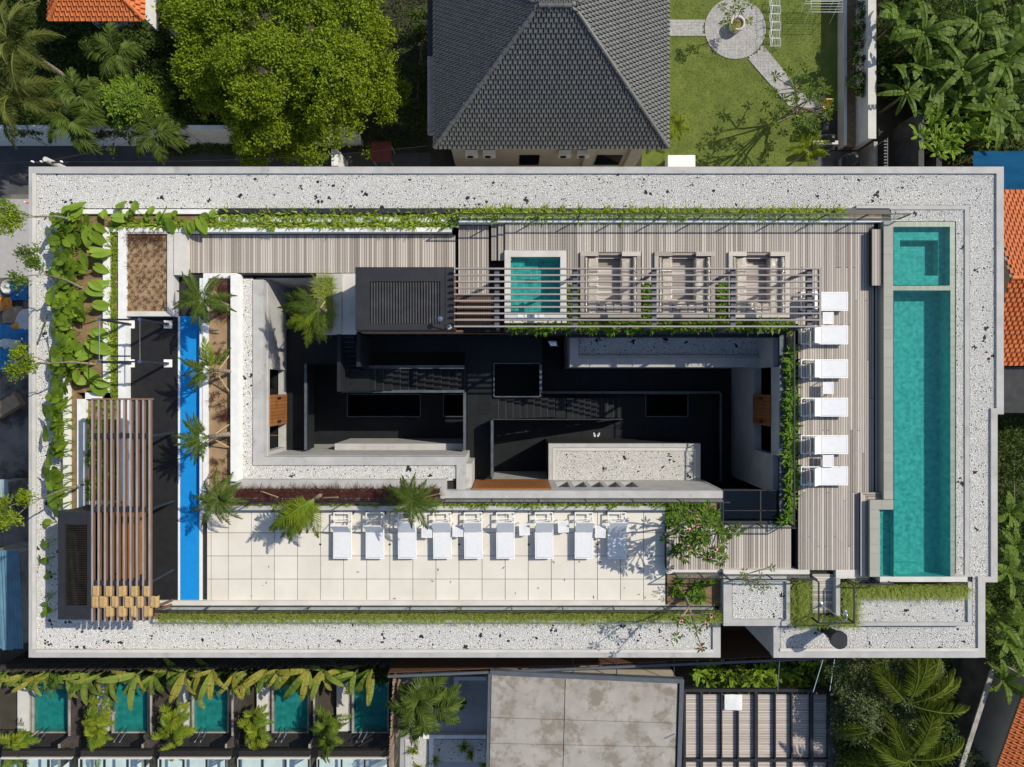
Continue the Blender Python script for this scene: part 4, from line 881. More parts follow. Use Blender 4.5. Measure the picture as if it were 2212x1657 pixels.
# ---- garden with paved circle
GP = empty('garden_paving', P(1588,63,.01), kind='structure')
cc = P(1588,62,.02); rr = 66*(CZ-.02)/F
path2 = [P(x,y,.02)[:2] for x,y in ((1612,128),(1650,100),(1735,205),(1790,212),(1790,238),(1700,230),(1660,178))]
def inpoly(x, y, p):
    r = False; j = len(p)-1
    for i in range(len(p)):
        if (p[i][1] > y) != (p[j][1] > y) and x < (p[j][0]-p[i][0])*(y-p[i][1])/(p[j][1]-p[i][1])+p[i][0]: r = not r
        j = i
    return r
mb = MB(); x0, y1, _ = P(1440,-15,.02); x1, y0, _ = P(1795,240,.02); q = .16
def clip(poly, conv):                # clip a polygon by a convex one (both counter-clockwise)
    for i in range(len(conv)):
        a, b = conv[i], conv[(i+1) % len(conv)]; out = []; f = lambda p: (b[0]-a[0])*(p[1]-a[1])-(b[1]-a[1])*(p[0]-a[0])
        for j in range(len(poly)):
            p, q_ = poly[j], poly[(j+1) % len(poly)]; u, v = f(p), f(q_)
            if u >= 0: out.append(p)
            if (u >= 0) != (v >= 0): t = u/(u-v); out.append((p[0]+(q_[0]-p[0])*t, p[1]+(q_[1]-p[1])*t))
        poly = out
        if len(poly) < 3: return None
    return poly
ccw = lambda L: [P(x,y,.02)[:2] for x, y in L]
shapes = [[(cc[0]+rr*math.cos(2*math.pi*k/56), cc[1]+rr*math.sin(2*math.pi*k/56)) for k in range(56)], ccw([(1440,78),(1540,78),(1540,43),(1440,43)]), ccw([(1612,124),(1704,229),(1735,205),(1648,98)]), ccw([(1704,229),(1790,238),(1790,212),(1735,205)])]
incirc = lambda p: (p[0]-cc[0])**2+(p[1]-cc[1])**2 < rr*rr
for i in range(int((x1-x0)/q)):
    for j in range(int((y1-y0)/q)):
        a, b = x0+i*q, y0+j*q
        for k in range(2):
            r = (a+.004, b+k*q/2+.004, a+q-.004, b+(k+1)*q/2-.004) if (i+j) % 2 else (a+k*q/2+.004, b+.004, a+(k+1)*q/2-.004, b+q-.004)
            sq = [(r[0],r[1]),(r[2],r[1]),(r[2],r[3]),(r[0],r[3])]
            for si, sh in enumerate(shapes):
                if si and all(map(incirc, sq)): continue
                g = clip(sq, sh)
                if g: mb.prism(g, 0, .05+.0015*si+random.uniform(0,.004)); break
obj('pavers', mb, m_paver, GP, kind='stuff')
PT = empty('plant_pot', P(1587,58,.05), 'round pale concrete pot in the middle of the paved circle', 'pot')
c = P(1587,60,.05); obj('pot_body', MB().lathe(c, [(.36,.05),(.42,.5),(.42,.6),(.33,.6),(.32,.48)], 24), m_concl, PT, smooth=True); obj('pot_soil', MB().lathe(c, [(.32,.45),(.32,.5)], 20), m_soil, PT)
WB = obj('white_service_box', MB().vb(1444,336,1501,366, .9, 0).vb(1443,335,1502,367, .95, .9), m_white, None, 'white rendered block at the edge of the lawn', 'block')
for i in range(6):
    c = Vector(P(1674+(i%2)*2, 4+i*17.5, .35)); T = empty('wire_chair', (c.x,c.y,0), 'white wire garden chair in the row beside the paved circle', 'chair', 'wire chairs on the lawn')
    for k in range(7): obj('seat_wire', MB().tube([(c.x-.28+k*.09,c.y-.2,.36),(c.x-.28+k*.09,c.y+.2,.36)], .008, n=4), m_wmetal, T)
    obj('seat_frame', MB().tube([(c.x-.3,c.y-.22,.36),(c.x+.28,c.y-.22,.36),(c.x+.28,c.y+.22,.36),(c.x-.3,c.y+.22,.36),(c.x-.3,c.y-.22,.36)], .014, n=5), m_wmetal, T)
    for sx in (-.28,.27):
        for sy in (-.2,.2): obj('leg', MB().tube([(c.x+sx,c.y+sy,.36),(c.x+sx*1.1,c.y+sy*1.1,.06)], .012, n=5), m_wmetal, T)
    obj('backrest', MB().tube([(c.x-.28,c.y-.22,.36),(c.x-.36,c.y-.22,.75),(c.x-.36,c.y+.22,.75),(c.x-.28,c.y+.22,.36)], .012, n=5), m_wmetal, T)
for i, (a, b, c_, d) in enumerate(((1740,-12,1812,8),(1752,2,1820,26))):
    z = 1.0+.25*i; T = empty('drying_rack', P((a+c_)/2,(b+d)/2,0), 'white tubular drying rack on the lawn by the garden wall' if i else 'second white drying rack standing behind another', 'rack'); p0, p1 = P(a,b,z), P(c_,d,z)
    obj('frame', MB().tube([p0,(p1[0],p0[1],z),p1,(p0[0],p1[1],z),p0], .014, n=5), m_wmetal, T)
    for k in range(1,4): y_ = p0[1]+(p1[1]-p0[1])*k/4; obj('bar', MB().tube([(p0[0],y_,z),(p1[0],y_,z)], .009, n=4), m_wmetal, T)
    for x_ in (p0[0]+.15,p1[0]-.15):
        obj('leg', MB().tube([(x_,p0[1],z),(x_,p1[1],.02)], .012, n=5), m_wmetal, T); obj('leg', MB().tube([(x_,p1[1],z),(x_,p0[1],.02)], .012, n=5), m_wmetal, T)
# walls and dark court, north-east
GW = empty('white_garden_wall', (19.8,18,0), 'tall white rendered garden wall behind the clipped hedge plants', 'wall'); obj('wall_body', MB().box(19.75,13.6,0,20.1,26,1.85), m_white, GW); obj('wall_coping', MB().box(19.7,13.55,1.853,20.15,26,1.92), m_concl, GW)
obj('low_planter_wall', MB().box(18.95,13.6,0,19.12,26,.75), m_concl, None, 'low grey planter wall at the lawn edge', 'wall')
bed('hedge_bed', [], .4, m_soil) if 0 else obj('hedge_bed', MB().box(19.12,13.6,0,19.75,26,.5), m_soil, kind='structure')
m_dpave = M('dark_court_paving', (.10,.10,.105), (.065,.065,.07), 1.5, .8)
obj('dark_court', MB().box(17.2,9.6,0,20.4,13.5,.02), m_dpave, kind='structure')
CP = empty('dark_court_paving_slabs', (18.5,11.5,.02), kind='structure')
for i in range(4):
    for j in range(5): o = link('court_slab', (SLABS.setdefault('dcp', cube.copy()) if 1 else None), CP); o.location = (17.6+i*.75-18.5, 9.9+j*.75-11.5, .04); o.scale = (.72,.72,.03)
SLABS['dcp'].materials.append(m_dpave) if not SLABS['dcp'].materials else None
obj('court_wall', MB().box(17.0,13.5,0,18.4,13.7,1.2), m_concl, None, 'short pale wall end behind the yellow chair', 'wall')
obj('dark_court_wall', MB().box(20.2,9.6,0,20.4,13.5,1.6), m_concd, None, 'grey wall on the east side of the dark shrine court', 'wall')
m_darkwall = M('dark_wall', (.10,.095,.085), (.05,.048,.042), 1.5, .9, bump=.4)  # wall in a dark, mottled brown-grey
LT = empty('lattice_screen', (20.6,11.5,0), 'black lattice screen on top of the court wall', 'screen')
for k in range(22): obj('lattice_bar', MB().box(20.42,9.7+k*.17,.3,20.62,9.76+k*.17,2.2), m_char, LT)
for k in range(8): obj('lattice_rail', MB().box(20.63,9.6,.4+k*.24,20.67,13.5,.47+k*.24), m_char, LT)
obj('lane_wall', MB().box(22.2,9.6,0,22.5,14.8,2.4), m_darkwall, None, 'dark wall beyond the lattice screen', 'wall')
obj('lane_wall', MB().box(23.3,9.6,0,23.6,13.4,2.2), m_darkwall, None, 'dark wall beside the broad-leaved plants', 'wall')
obj('lane_wall', MB().box(22.5,14.5,0,25.5,14.8,2.0), m_darkwall, None, 'dark cross wall below the banana plants', 'wall')
for i, (x, y_) in enumerate(((1775,262),(1788,305),(1838,346))):
    c = P(x, y_, .9); T = empty('black_shrine', (c[0],c[1],0), ('black tiered shrine nearest the yellow chair','black tiered shrine in the middle of the dark court','black tiered shrine next to the lattice screen')[i], 'shrine')
    for k, (r0, z0) in enumerate(((.45,.75),(.34,1.05),(.22,1.32))): obj('tier_roof', MB().add([(c[0]-r0,c[1]-r0,z0),(c[0]+r0,c[1]-r0,z0),(c[0]+r0,c[1]+r0,z0),(c[0]-r0,c[1]+r0,z0),(c[0]-.06,c[1]-.06,z0+.25),(c[0]+.06,c[1]-.06,z0+.25),(c[0]+.06,c[1]+.06,z0+.25),(c[0]-.06,c[1]+.06,z0+.25)], [(3,2,1,0),(4,5,6,7),(0,1,5,4),(1,2,6,5),(2,3,7,6),(3,0,4,7)]), m_char, T)
    obj('plinth', MB().box(c[0]-.3,c[1]-.3,0,c[0]+.3,c[1]+.3,.4).box(c[0]-.18,c[1]-.18,.4,c[0]+.18,c[1]+.18,.76), m_concd, T)
YC = empty('yellow_chair', P(1785,228,0), 'yellow plastic chair by the court wall', 'chair'); c = P(1786,228,.45); m_yel = M('yellow_plastic', (.75,.5,.08), (.65,.42,.06), 3, .5)
obj('seat', MB().box(c[0]-.22,c[1]-.22,.42,c[0]+.22,c[1]+.22,.46), m_yel, YC); obj('backrest', MB().box(c[0]-.22,c[1]+.18,.461,c[0]+.22,c[1]+.23,.85), m_yel, YC)
for sx in (-.2,.2):
    for sy in (-.2,.2): obj('leg', MB().bar((c[0]+sx,c[1]+sy,.42),(c[0]+sx*1.15,c[1]+sy*1.15,0), .04, .04), m_yel, YC)
# ---- east: orange roofs and tarpaulin
EH = empty('terracotta_gable_house', (28, 5, 0), 'house with a weathered terracotta gable roof east of the pool', 'house')
x0e, x1e, yr, yn, ysE, zr_, ze_ = 25.3, 33.0, 5.36, 10.3, 1.0, 5.0, 3.2
for (O, U, Sv, run) in (((x0e,ysE,ze_),(1,0,0),(0,yr-ysE,zr_-ze_),math.hypot(yr-ysE,zr_-ze_)), ((x1e,yn,ze_),(-1,0,0),(0,yr-yn,zr_-ze_),math.hypot(yr-yn,zr_-ze_))):
    tile_slope(EH, O, U, Sv, 7.7, run, lambda u, s, run=run: 0 <= u <= 7.6 and s < run, .29, .25, m_terra, 150)
obj('roof_deck', MB().add([(x0e,ysE,ze_-.05),(x1e,ysE,ze_-.05),(x1e,yr,zr_-.05),(x0e,yr,zr_-.05),(x0e,yn,ze_-.05),(x1e,yn,ze_-.05)], [(0,1,2,3),(3,2,5,4),(0,3,4),(1,5,2),(0,4,5,1)]), m_bark, EH); hip_caps(EH, (x0e,yr,zr_+.05), (x1e,yr,zr_+.05), m_terra)
obj('wall', MB().box(x0e+.3,ysE+.4,0,x1e,yn-.5,3.1), m_cream, EH)
m_tarp = M('blue_tarpaulin', (.006,.075,.17), (.005,.065,.15), 9, .9, .1)
def crumple(name, x0, y0, x1, y1, z, amp, mat, label, cat, n=9, drop=True):
    mb = MB(); r = random.Random(label)
    for i in range(n+1):
        for j in range(n+1): mb.v.append((x0+(x1-x0)*i/n+r.uniform(-.05,.05)*amp*3, y0+(y1-y0)*j/n+r.uniform(-.05,.05)*amp*3, z+r.uniform(0,amp)+amp*math.sin(math.pi*i/n)*math.sin(math.pi*j/n)))
    for i in range(n):
        for j in range(n): k = i*(n+1)+j; mb.f.append((k, k+n+1, k+n+2, k+1))
    return obj(name, mb, mat, None, label, cat, smooth=True)
crumple('tarpaulin', 25.0, 10.4, 33, 12.6, 2.6, .12, m_tarp, 'blue tarpaulin stretched beside the terracotta roof', 'tarpaulin', 14)
TF = empty('tarpaulin_stand', (26,11.5,0), 'pale poles carrying the blue tarpaulin', 'frame'); [obj('pole', MB().tube([(x,y_,0),(x,y_,2.6)], .05), m_bamboo, TF) for x in (25.2,32) for y_ in (10.6,12.4)]
obj('yard_roof', MB().hexa([(25.5,-1.6,2.4),(33,-1.6,2.4),(33,.9,2.9),(25.5,.9,2.9)], [(25.5,-1.6,2.3),(33,-1.6,2.3),(33,.9,2.8),(25.5,.9,2.8)]), M('dark_sheet', (.05,.05,.052), (.03,.03,.03), 2, .6), None, 'dark lean-to sheet roof south of the terracotta house', 'roof')
obj('yard_roof_wall', MB().box(25.8,-1.3,0,33,.6,2.28), m_concd, None, 'grey shed wall under the dark lean-to roof', 'wall')
sheet('east_yard', [(2130,880),(2400,880),(2400,1500),(2100,1500)], M('weedy_ground', (.06,.09,.025), (.045,.04,.025), 1.2, .95, bump=.6, bscale=14), .012)
# ---- south-east: wall and roof
SEW = empty('old_garden_wall', (25,-17,0), 'weathered garden wall with a pale top edge running to the orange roof', 'wall')
p, q = Vector(P(2152,1430,2.2)), Vector(P(2068,1690,2.2)); d = (q-p)/6
for i in range(6): obj('wall_panel', MB().bar((*(p+d*i)[:2],1.05), (*(p+d*(i+.995))[:2],1.05), .22, 2.1), m_darkwall, SEW); obj('wall_coping', MB().bar((*(p+d*i)[:2],2.14), (*(p+d*(i+.995))[:2],2.14), .26, .07), m_concd, SEW)
SR = empty('southeast_tiled_house', P(2200,1620,0), 'house corner with an orange tiled roof set at an angle', 'house')
O = Vector(P(2157,1650,3.0)); E = Vector(P(2222,1470,3.0)); U = (O-E); L_ = U.length+1.5; U.normalize(); Sv = Vector((-U.y, U.x, 0)); Sv = Sv if Sv.x > 0 else -Sv; E2 = E
Nn = U.cross(Sv)
if Nn.z < 0: U = -U; E2 = O-U*1.5
tile_slope(SR, E2, U, Sv*math.cos(.5)+Vector((0,0,math.sin(.5))), L_+1, 3.4, lambda u, s: -.1 < u < L_+1 and s < 3.3, .29, .25, m_terra, 200)
w_ = Sv*3; obj('roof_deck', MB().hexa([E2-Vector((0,0,.03)), E2+U*(L_+1)-Vector((0,0,.03)), E2+U*(L_+1)+Sv*2.9+Vector((0,0,1.5)), E2+Sv*2.9+Vector((0,0,1.5))], [E2-Vector((0,0,.15)), E2+U*(L_+1)-Vector((0,0,.15)), E2+U*(L_+1)+Sv*2.9+Vector((0,0,1.3)), E2+Sv*2.9+Vector((0,0,1.3))]), m_bark, SR)
obj('wall', MB().add([*(E2+Sv*.4,)][:1]+[E2+Sv*.4+U*(L_+1), (E2+Sv*.4+U*(L_+1))*1, E2+Sv*.4], []) if 0 else MB().bar((*(E2+Sv*.5)[:2],1.4), (*(E2+Sv*.5+U*L_)[:2],1.4), .2, 2.8), m_cream, SR)
# ================================================================ south neighbours
# upright bamboo fence, pole by pole
BF = empty('bamboo_fence', P(400,1425,0), 'tall dark upright bamboo fence behind the banana leaves', 'fence')
pa, pb = Vector(P(-20,1451,3.2)), Vector(P(846,1436,3.2)); n = 215
polem = bpy.data.meshes.new('bamboo_pole'); _m = MB().tube([(0,0,0),(0,0,1)], .042, .036, 6); polem.from_pydata(_m.v, [], _m.f)
m_dbam = M('dark_bamboo', (.075,.06,.05), (.035,.03,.028), 3, .7, rnd='obj', amt=.7); polem.materials.append(m_dbam)
w = wloc(BF)
for i in range(n):
    p = pa+(pb-pa)*(i/(n-1)); o = link('bamboo_pole', polem, BF); o.location = (p.x-w.x, p.y-w.y+random.uniform(-.015,.015), -w.z); o.scale = (1,1,3.05+random.uniform(0,.3)); o.rotation_euler = (random.uniform(-.015,.015), random.uniform(-.02,.02), 0)
for z in (1.2, 2.5): obj('fence_rail', MB().bar((pa.x,pa.y+.06,z), (pb.x,pb.y+.06,z), .05, .06), m_char, BF)
B2 = empty('tan_bamboo_fence', P(852,1560,0), 'sunlit tan bamboo fence closing the last villa patio', 'fence')
polet = polem.copy(); polet.materials.clear(); polet.materials.append(M('tan_bamboo', (.36,.27,.19), (.22,.16,.115), 3, .7, rnd='obj', amt=.7))
pa, pb = Vector(P(850,1463,3.0)), Vector(P(838,1700,3.0)); w = wloc(B2)
for i in range(62):
    p = pa+(pb-pa)*(i/61); o = link('bamboo_pole', polet, B2); o.location = (p.x-w.x+random.uniform(-.02,.02), p.y-w.y, 0); o.scale = (1,1,2.9+random.uniform(0,.25)); o.rotation_euler = (random.uniform(-.02,.02),0,0)
# dark slatted screen
DS = empty('dark_slat_screen', P(1200,1440,0), 'long dark slatted timber screen with a steel top rail', 'screen')
pa, pb = Vector(P(838,1461,4.0)), Vector(P(1830,1420,4.0)); d = pb-pa
obj('top_rail', MB().bar(pa, pb, .12, .1), m_beam, DS); off = Vector((0,.06,0))
for k in range(26): z = .15+k*.145; obj('slat', MB().bar((pa.x,pa.y+.12,z), (pb.x,pb.y+.12,z), .05, .1), M('screen_slat', (.12,.06,.03), (.08,.04,.02), 3, .6, stretch=(.4,6,6)) if k == 0 else MATS['screen_slat'], DS)
for i in range(14): p = pa+d*(i/13); obj('post', MB().box(p.x-.05,p.y-.0,0,p.x+.05,p.y+.09,3.9), m_char, DS)
# villa patios
m_poold = M('pool_tile_with_shade', (.16,.36,.33), (.06,.2,.19), 4, .5, rnd='island', amt=.6)  # darker pool tile: the shade on the patios is put into its colour
for i in range(5):
    ox = 171*i
    V_ = empty('villa_patio', P(85+ox,1560,0), ('villa patio at the west end of the row','villa patio second from the west end','villa patio in the middle of the row','villa patio second from the tan bamboo fence','villa patio against the tan bamboo fence')[i], 'patio')
    pc = lambda x, y, z=0: P(x+ox, y, z)
    D = V_
    for k in range(18): a = pc(-2+k*9, 1575); b = pc(6.6+k*9, 1650); obj('deck_board', MB().box(a[0],b[1],.02,b[0],a[1],.12), m_deckd, D)
    dy = -40*(i > 0)+0
    a, b = pc(84,1470), pc(156,1573); obj('pool_floor', mosaic(MB().box(a[0],b[1],.0,b[0],a[1],.02), a[0], b[1], b[0], a[1], .03, .25), m_poold, V_); 
    for q in ((pc(80,1470), pc(84,1573)), (pc(156,1470), pc(159,1573)), (pc(80,1573), pc(159,1575))): obj('pool_wall', MB().box(q[0][0],q[1][1],0,q[1][0],q[0][1],.45), m_concd, V_)
    obj('water', MB().add([(a[0],b[1],.36),(b[0],b[1],.36),(b[0],a[1],.36),(a[0],a[1],.36)], [(0,1,2,3)]), m_water, V_)
    a, b = pc(46,1470), pc(70,1574); obj('pale_strip', MB().box(a[0],b[1],0,b[0],a[1],.3), m_concl, V_); a, b = pc(70,1470), pc(80,1574); obj('dark_strip', MB().box(a[0],b[1],0,b[0],a[1],.24), m_concd, V_)
    DV = empty('patio_divider', pc(172,1560), ('dark slat divider beside the westernmost patio','dark slat divider after the second patio','dark slat divider after the middle patio','dark slat divider before the last patio','low dark divider at the tan bamboo fence')[i], 'fence')
    for k in range(28):
        y_ = 1455+k*6; z = 1.1 if k < 19 else 1.95; p = pc(178,y_); obj('slat', MB().box(p[0]-.03,p[1]-.065,0,p[0]+.03,p[1]+.045,z), M('divider_slat', (.10,.085,.08), (.06,.05,.048), 3, .7) if (i == 0 and k == 0) else MATS['divider_slat'], DV)
    p, q = pc(178,1455), pc(178,1567); obj('top_rail', MB().box(p[0]-.05,q[1],1.103,p[0]+.05,p[1],1.16), m_concd, DV); p, q = pc(178,1567), pc(178,1623); obj('top_rail', MB().box(p[0]-.05,q[1],1.953,p[0]+.05,p[1]-.01,2.01), m_concd, DV)
    HR = empty('pool_handrail', pc(95,1585), 'pair of bent chrome pool handrails, patio '+('one','two','three','four','five')[i]+' from the west', 'handrail')
    for s in (0, 12): p, q = pc(92+s,1588), pc(104+s,1568); obj('rail', MB().tube([(p[0],p[1],.1),(p[0],p[1],.75),(p[0]+.1,p[1]+.15,.85),(q[0],q[1],.7),(q[0],q[1]+.1,.3)], .025, n=6), m_chrome, HR)
    GC = empty('glass_canopy', pc(90,1645), ('glass canopy over the westernmost villa','glass canopy over the second villa','glass canopy over the middle villa','glass canopy over the fourth villa','glass canopy beside the tan bamboo fence')[i], 'canopy'); zc = 2.6
    for k in range(3): a, b = pc(5+k*50,1642,zc), pc(53+k*50,1700,zc); obj('pane', MB().box(a[0],b[1],zc-.02,b[0],a[1],zc), m_glass, GC)
    for k in range(4): a, b = pc(2+k*50,1640,zc), pc(5+k*50,1700,zc); obj('rafter', MB().box(a[0],b[1],zc-.1,b[0],a[1],zc+.02), m_char, GC)
    a, b = pc(2,1636,zc), pc(155,1639.6,zc); obj('fascia', MB().box(a[0],b[1],zc-.12,b[0],a[1],zc+.03), m_concl, GC); a, b = pc(2,1623,zc), pc(155,1635.6,zc); obj('fascia_roof', MB().box(a[0],b[1],zc-.3,b[0],a[1],zc-.05), m_deckd, GC)
    obj('room_floor', MB().box(pc(2,1645)[0],pc(0,1720)[1],0,pc(155,0)[0],pc(0,1636)[1],.16), m_white, V_)
ST_ = empty('round_stool', P(310,1600,0), 'pale round wooden stool on the dark patio boards', 'stool'); c = P(318,1592,.4); obj('seat', MB().lathe(c, [(.2,.36),(.22,.4),(.2,.44)], 14), m_bamboo, ST_); [obj('leg', MB().bar((c[0]+.13*math.cos(t),c[1]+.13*math.sin(t),.36),(c[0]+.17*math.cos(t),c[1]+.17*math.sin(t),.12),.03,.03), m_bamboo, ST_) for t in (.5,2.6,4.7)]
# paved service garden
sheet('service_garden', [(868,1450),(1062,1450),(1060,1720),(862,1720)], M('grey_paint_floor', (.35,.36,.37), (.28,.29,.3), 1, .8), .02)
obj('planter_kerb', MB().vb(980,1462,1050,1470,.4,0).vb(980,1470,990,1530,.4,0), m_white, None, 'white angled kerb around the paved service garden bed', 'kerb')
mbp = MB().vb(905,1588,1050,1596,.25,.02).vb(927,1596,936,1700,.25,.02); obj('garden_kerb', mbp, m_white, None, 'white kerb dividing the pebble garden', 'kerb')
pebbles([(875,1596,926,1680), (937,1598,1048,1645)], .06, step=.07, label='white pebbles around the agaves in the service garden')
# weathered flat roof
FR = empty('concrete_flat_roof', P(1266,1560,0), 'weathered flat concrete roof with dark steel edging', 'building')
zf = 4.0; cr = [P(x,y,zf)[:2] for x,y in ((1062,1455),(1466,1474),(1458,1720),(1056,1720))]
obj('roof_body', MB().prism(cr, 0, zf-.12), m_cream, FR)
A_, B_, C_, D_ = [Vector((*p,0)) for p in cr]
for u in range(2):
    for v in range(3):
        f = lambda s, t: (A_*(1-s)+B_*s)*(1-t)+(D_*(1-s)+C_*s)*t
        s0, s1 = (0,.395,1)[u]+.001, (0,.395,1)[u+1]-.003; t0, t1 = (0,.36,.57,1)[v]+.001, (0,.36,.57,1)[v+1]-.004
        obj('roof_slab', MB().prism([f(s0,t0)[:2],f(s1,t0)[:2],f(s1,t1)[:2],f(s0,t1)[:2]], zf-.12, zf+random.uniform(0,.012)), m_concd, FR)
for p, q, nm in (((1059,1451),(1476,1470),0), ((1472,1468),(1464,1720),1), ((1058,1453),(1052,1720),2)):
    a, b = Vector(P(*p,zf)), Vector(P(*q,zf)); obj('edge_beam', MB().bar(a+Vector((0,0,-.02-.01*nm)), b+Vector((0,0,-.02-.01*nm)), .22 if nm != 2 else .14, .3), m_beam, FR)
for x in (1238,1456,1332): a = Vector(P(x,1448+(x-1060)*.045,zf)); obj('stay', MB().bar(a, a+Vector((0,1.1,.0)), .05, .05), m_char, FR)
RB = obj('roof_nail_batten', MB().bar(P(1458,1483,zf+.05) if 0 else P(1437,1425+170,zf+.06), P(1458,1585,zf+.06), .04, .04), m_chrome, None, 'thin metal batten lying on the concrete roof', 'batten')
# slatted pergola south-east
SPg = empty('black_frame_pergola', P(1636,1570,0), 'black steel pergola filled with fine pale slats', 'pergola'); zs = 3.6
for k in range(62): y_ = 1502+k*3.5; a, b = P(1482,y_,zs-.1), P(1790,y_,zs-.1); obj('slat', MB().box(a[0],a[1]-.026,zs-.16,b[0],a[1]+.026,zs-.1), M('pale_slat', (.66,.61,.57), (.42,.35,.31), 3, .7, rnd='obj', amt=.6, stretch=(.4,8,8)) if k == 0 else MATS['pale_slat'], SPg)
for x, wd in ((1479,5),(1516,6),(1559,3),(1595,3),(1634,7),(1675,3),(1711,3),(1754,7),(1791,5)): obj('beam', MB().vb(x-wd/2,1490,x+wd/2,1720,zs+.1,zs-.099), m_char, SPg)
for y_ in (1492,1643): obj('cross_beam', MB().vb(1476,y_-3,1795,y_+3,zs+.102,zs-.097), m_char, SPg)
for x in (1479,1634,1791): obj('post', MB().vb(x-2.5,1492,x+2.5,1497,zs-.17,0), m_char, SPg)
sheet('pergola_floor', [(1470,1480),(1810,1480),(1810,1720),(1470,1720)], m_dpave, .02)
crumple('paper_sheet', *P(1565,1534,zs+.12)[:2], *P(1603,1500,zs+.12)[:2], zs+.11, .05, m_white, 'torn white sheet lying on the pale slats', 'sheet', 5)
for i, (a, b) in enumerate((((1685,1420),(1680,1492)), ((1780,1420),(1757,1495)), ((1804,1420),(1793,1492)))): obj('tie_rod', MB().tube([P(*a,4.0), P(*b,zs+.12)], .025, n=5), m_chrome, None, ('steel tie rod to the middle of the black pergola','steel tie rod to the broad beam of the black pergola','steel tie rod to the corner of the black pergola')[i], 'rod')
# ================================================================ west yard: rubbish and sheet roofs
m_bsheet = M('blue_corrugated_sheet', (.10,.22,.30), (.07,.15,.21), 2, .5, c3=(.16,.07,.045), c3scale=1.2, c3at=.60)
def corrugated(name, x0, y0, x1, y1, z0, z1, mat, label, pitch=.16):
    T = empty(name, ((x0+x1)/2,(y0+y1)/2,0), label, 'roof'); n = 4; wdt = (x1-x0)/n
    for s in range(n):
        mb = MB(); m_ = int(wdt/pitch*4)
        for i in range(m_+1):
            x = x0+s*wdt+wdt*i/m_*1.01; dz = .025*math.sin(i*math.pi/2)+.01*s
            mb.v += [(x,y0+.08*(s%2),z0+dz),(x,y1,z1+dz)]
        mb.f = [(2*i,2*i+2,2*i+3,2*i+1) for i in range(m_)]
        o = obj('roof_sheet', mb, mat, T); md = o.modifiers.new('t','SOLIDIFY'); md.thickness = .01
    obj('shed_wall', MB().box(x0+.2,y0+.2,0,x1-.2,y1-.2,min(z0,z1)-.08), m_concd, T)
a, b = P(-40,1404,2.6), P(63,1186,2.6); corrugated('blue_sheet_roof', a[0], a[1], b[0]-.3, b[1], 2.6, 2.9, m_bsheet, 'patched blue corrugated sheet roof beside the hotel wall')
a, b = P(-30,1085,1.8), P(20,1035,1.8); corrugated('small_sheet_roof', a[0], a[1], b[0], b[1], 1.8, 1.9, M('pale_corrugated', (.3,.38,.42), (.2,.27,.3), 2, .5), 'small pale corrugated lean-to roof in the yard')
m_btarp = M('bright_blue_tarp', (.02,.19,.42), (.012,.12,.3), 3, .5); m_card = M('cardboard', (.36,.25,.16), (.28,.19,.12), 3, .9); m_bag = M('white_bag', (.6,.6,.58), (.45,.45,.43), 4, .6); m_wrap = M('snack_wrapper', (.7,.42,.03), (.55,.08,.03), 6, .5)
for i, (x, y_, sx, sy, mt, lb, ct) in enumerate(((42,628,.5,.55,m_btarp,'small blue plastic scrap on the west yard ground','scrap'), (30,720,1.3,.5,m_btarp,'crumpled blue tarp among the rubbish','tarp'), (10,772,.9,.8,m_btarp,'large blue tarp heap by the yard edge','tarp'), (48,782,.6,.5,m_bag,'grey plastic sack beside the blue tarp','sack'), (28,680,.6,.5,m_card,'crumpled brown paper heap in the rubbish','paper'), (40,709,.4,.3,m_wrap,'yellow and red wrapper on the rubbish heap','wrapper'), (12,657,.4,.4,m_wrap,'yellow wrapper near the drain grate','wrapper'), (52,697,.5,.8,m_bag,'pale sheet of plastic leaning at the wall','plastic'), (18,745,.7,.4,m_bag,'grey board lying on the rubbish','board'))):
    c = P(x,y_,.1); crumple('rubbish_piece', c[0]-sx, c[1]-sy, c[0]+sx, c[1]+sy, .03, .18, mt, lb, ct, 7)
BX = empty('cardboard_box', P(15,880,0), 'long cardboard box lying on the dark yard', 'box'); c = Vector(P(15,880,.3)); obj('carton', MB().bar(c+Vector((-.6,-.35,0)), c+Vector((.75,.5,0)), .75, .5), m_card, BX); obj('flap', MB().bar(c+Vector((-.75,-.3,.2)), c+Vector((-.9,-.1,.15)), .5, .02), m_card, BX)
CHb = empty('grey_plastic_basket', P(18,620,0), 'grey plastic laundry basket lying in the yard', 'basket'); c = P(18,620,.3); obj('basket_body', MB().lathe(c, [(.3,.02),(.42,.35),(.40,.35),(.29,.06)], 16), m_bag, CHb); obj('handle', MB().tube([(c[0]+.4,c[1],.3),(c[0]+.6,c[1]-.4,.15),(c[0]+.55,c[1]-.6,.05)], .025), M('red_plastic',(.6,.05,.04),None,3,.5), CHb)
obj('drain_grate', MB().vb(28,640,50,665,.03,.005), m_char, None, 'black metal drain grate in the yard paving', 'grate')
obj('crowd_barrier', MB().tube([P(52,436,.9), P(104,452,.9)], .05), M('red_white_paint',(.7,.1,.07),(.8,.8,.8),1.2,.5,contrast=.05), None, 'red and white barrier pole at the yard corner', 'pole')
sheet('yard_pavers', [(-80,430),(62,430),(62,600),(-80,600)], m_paver, .024)
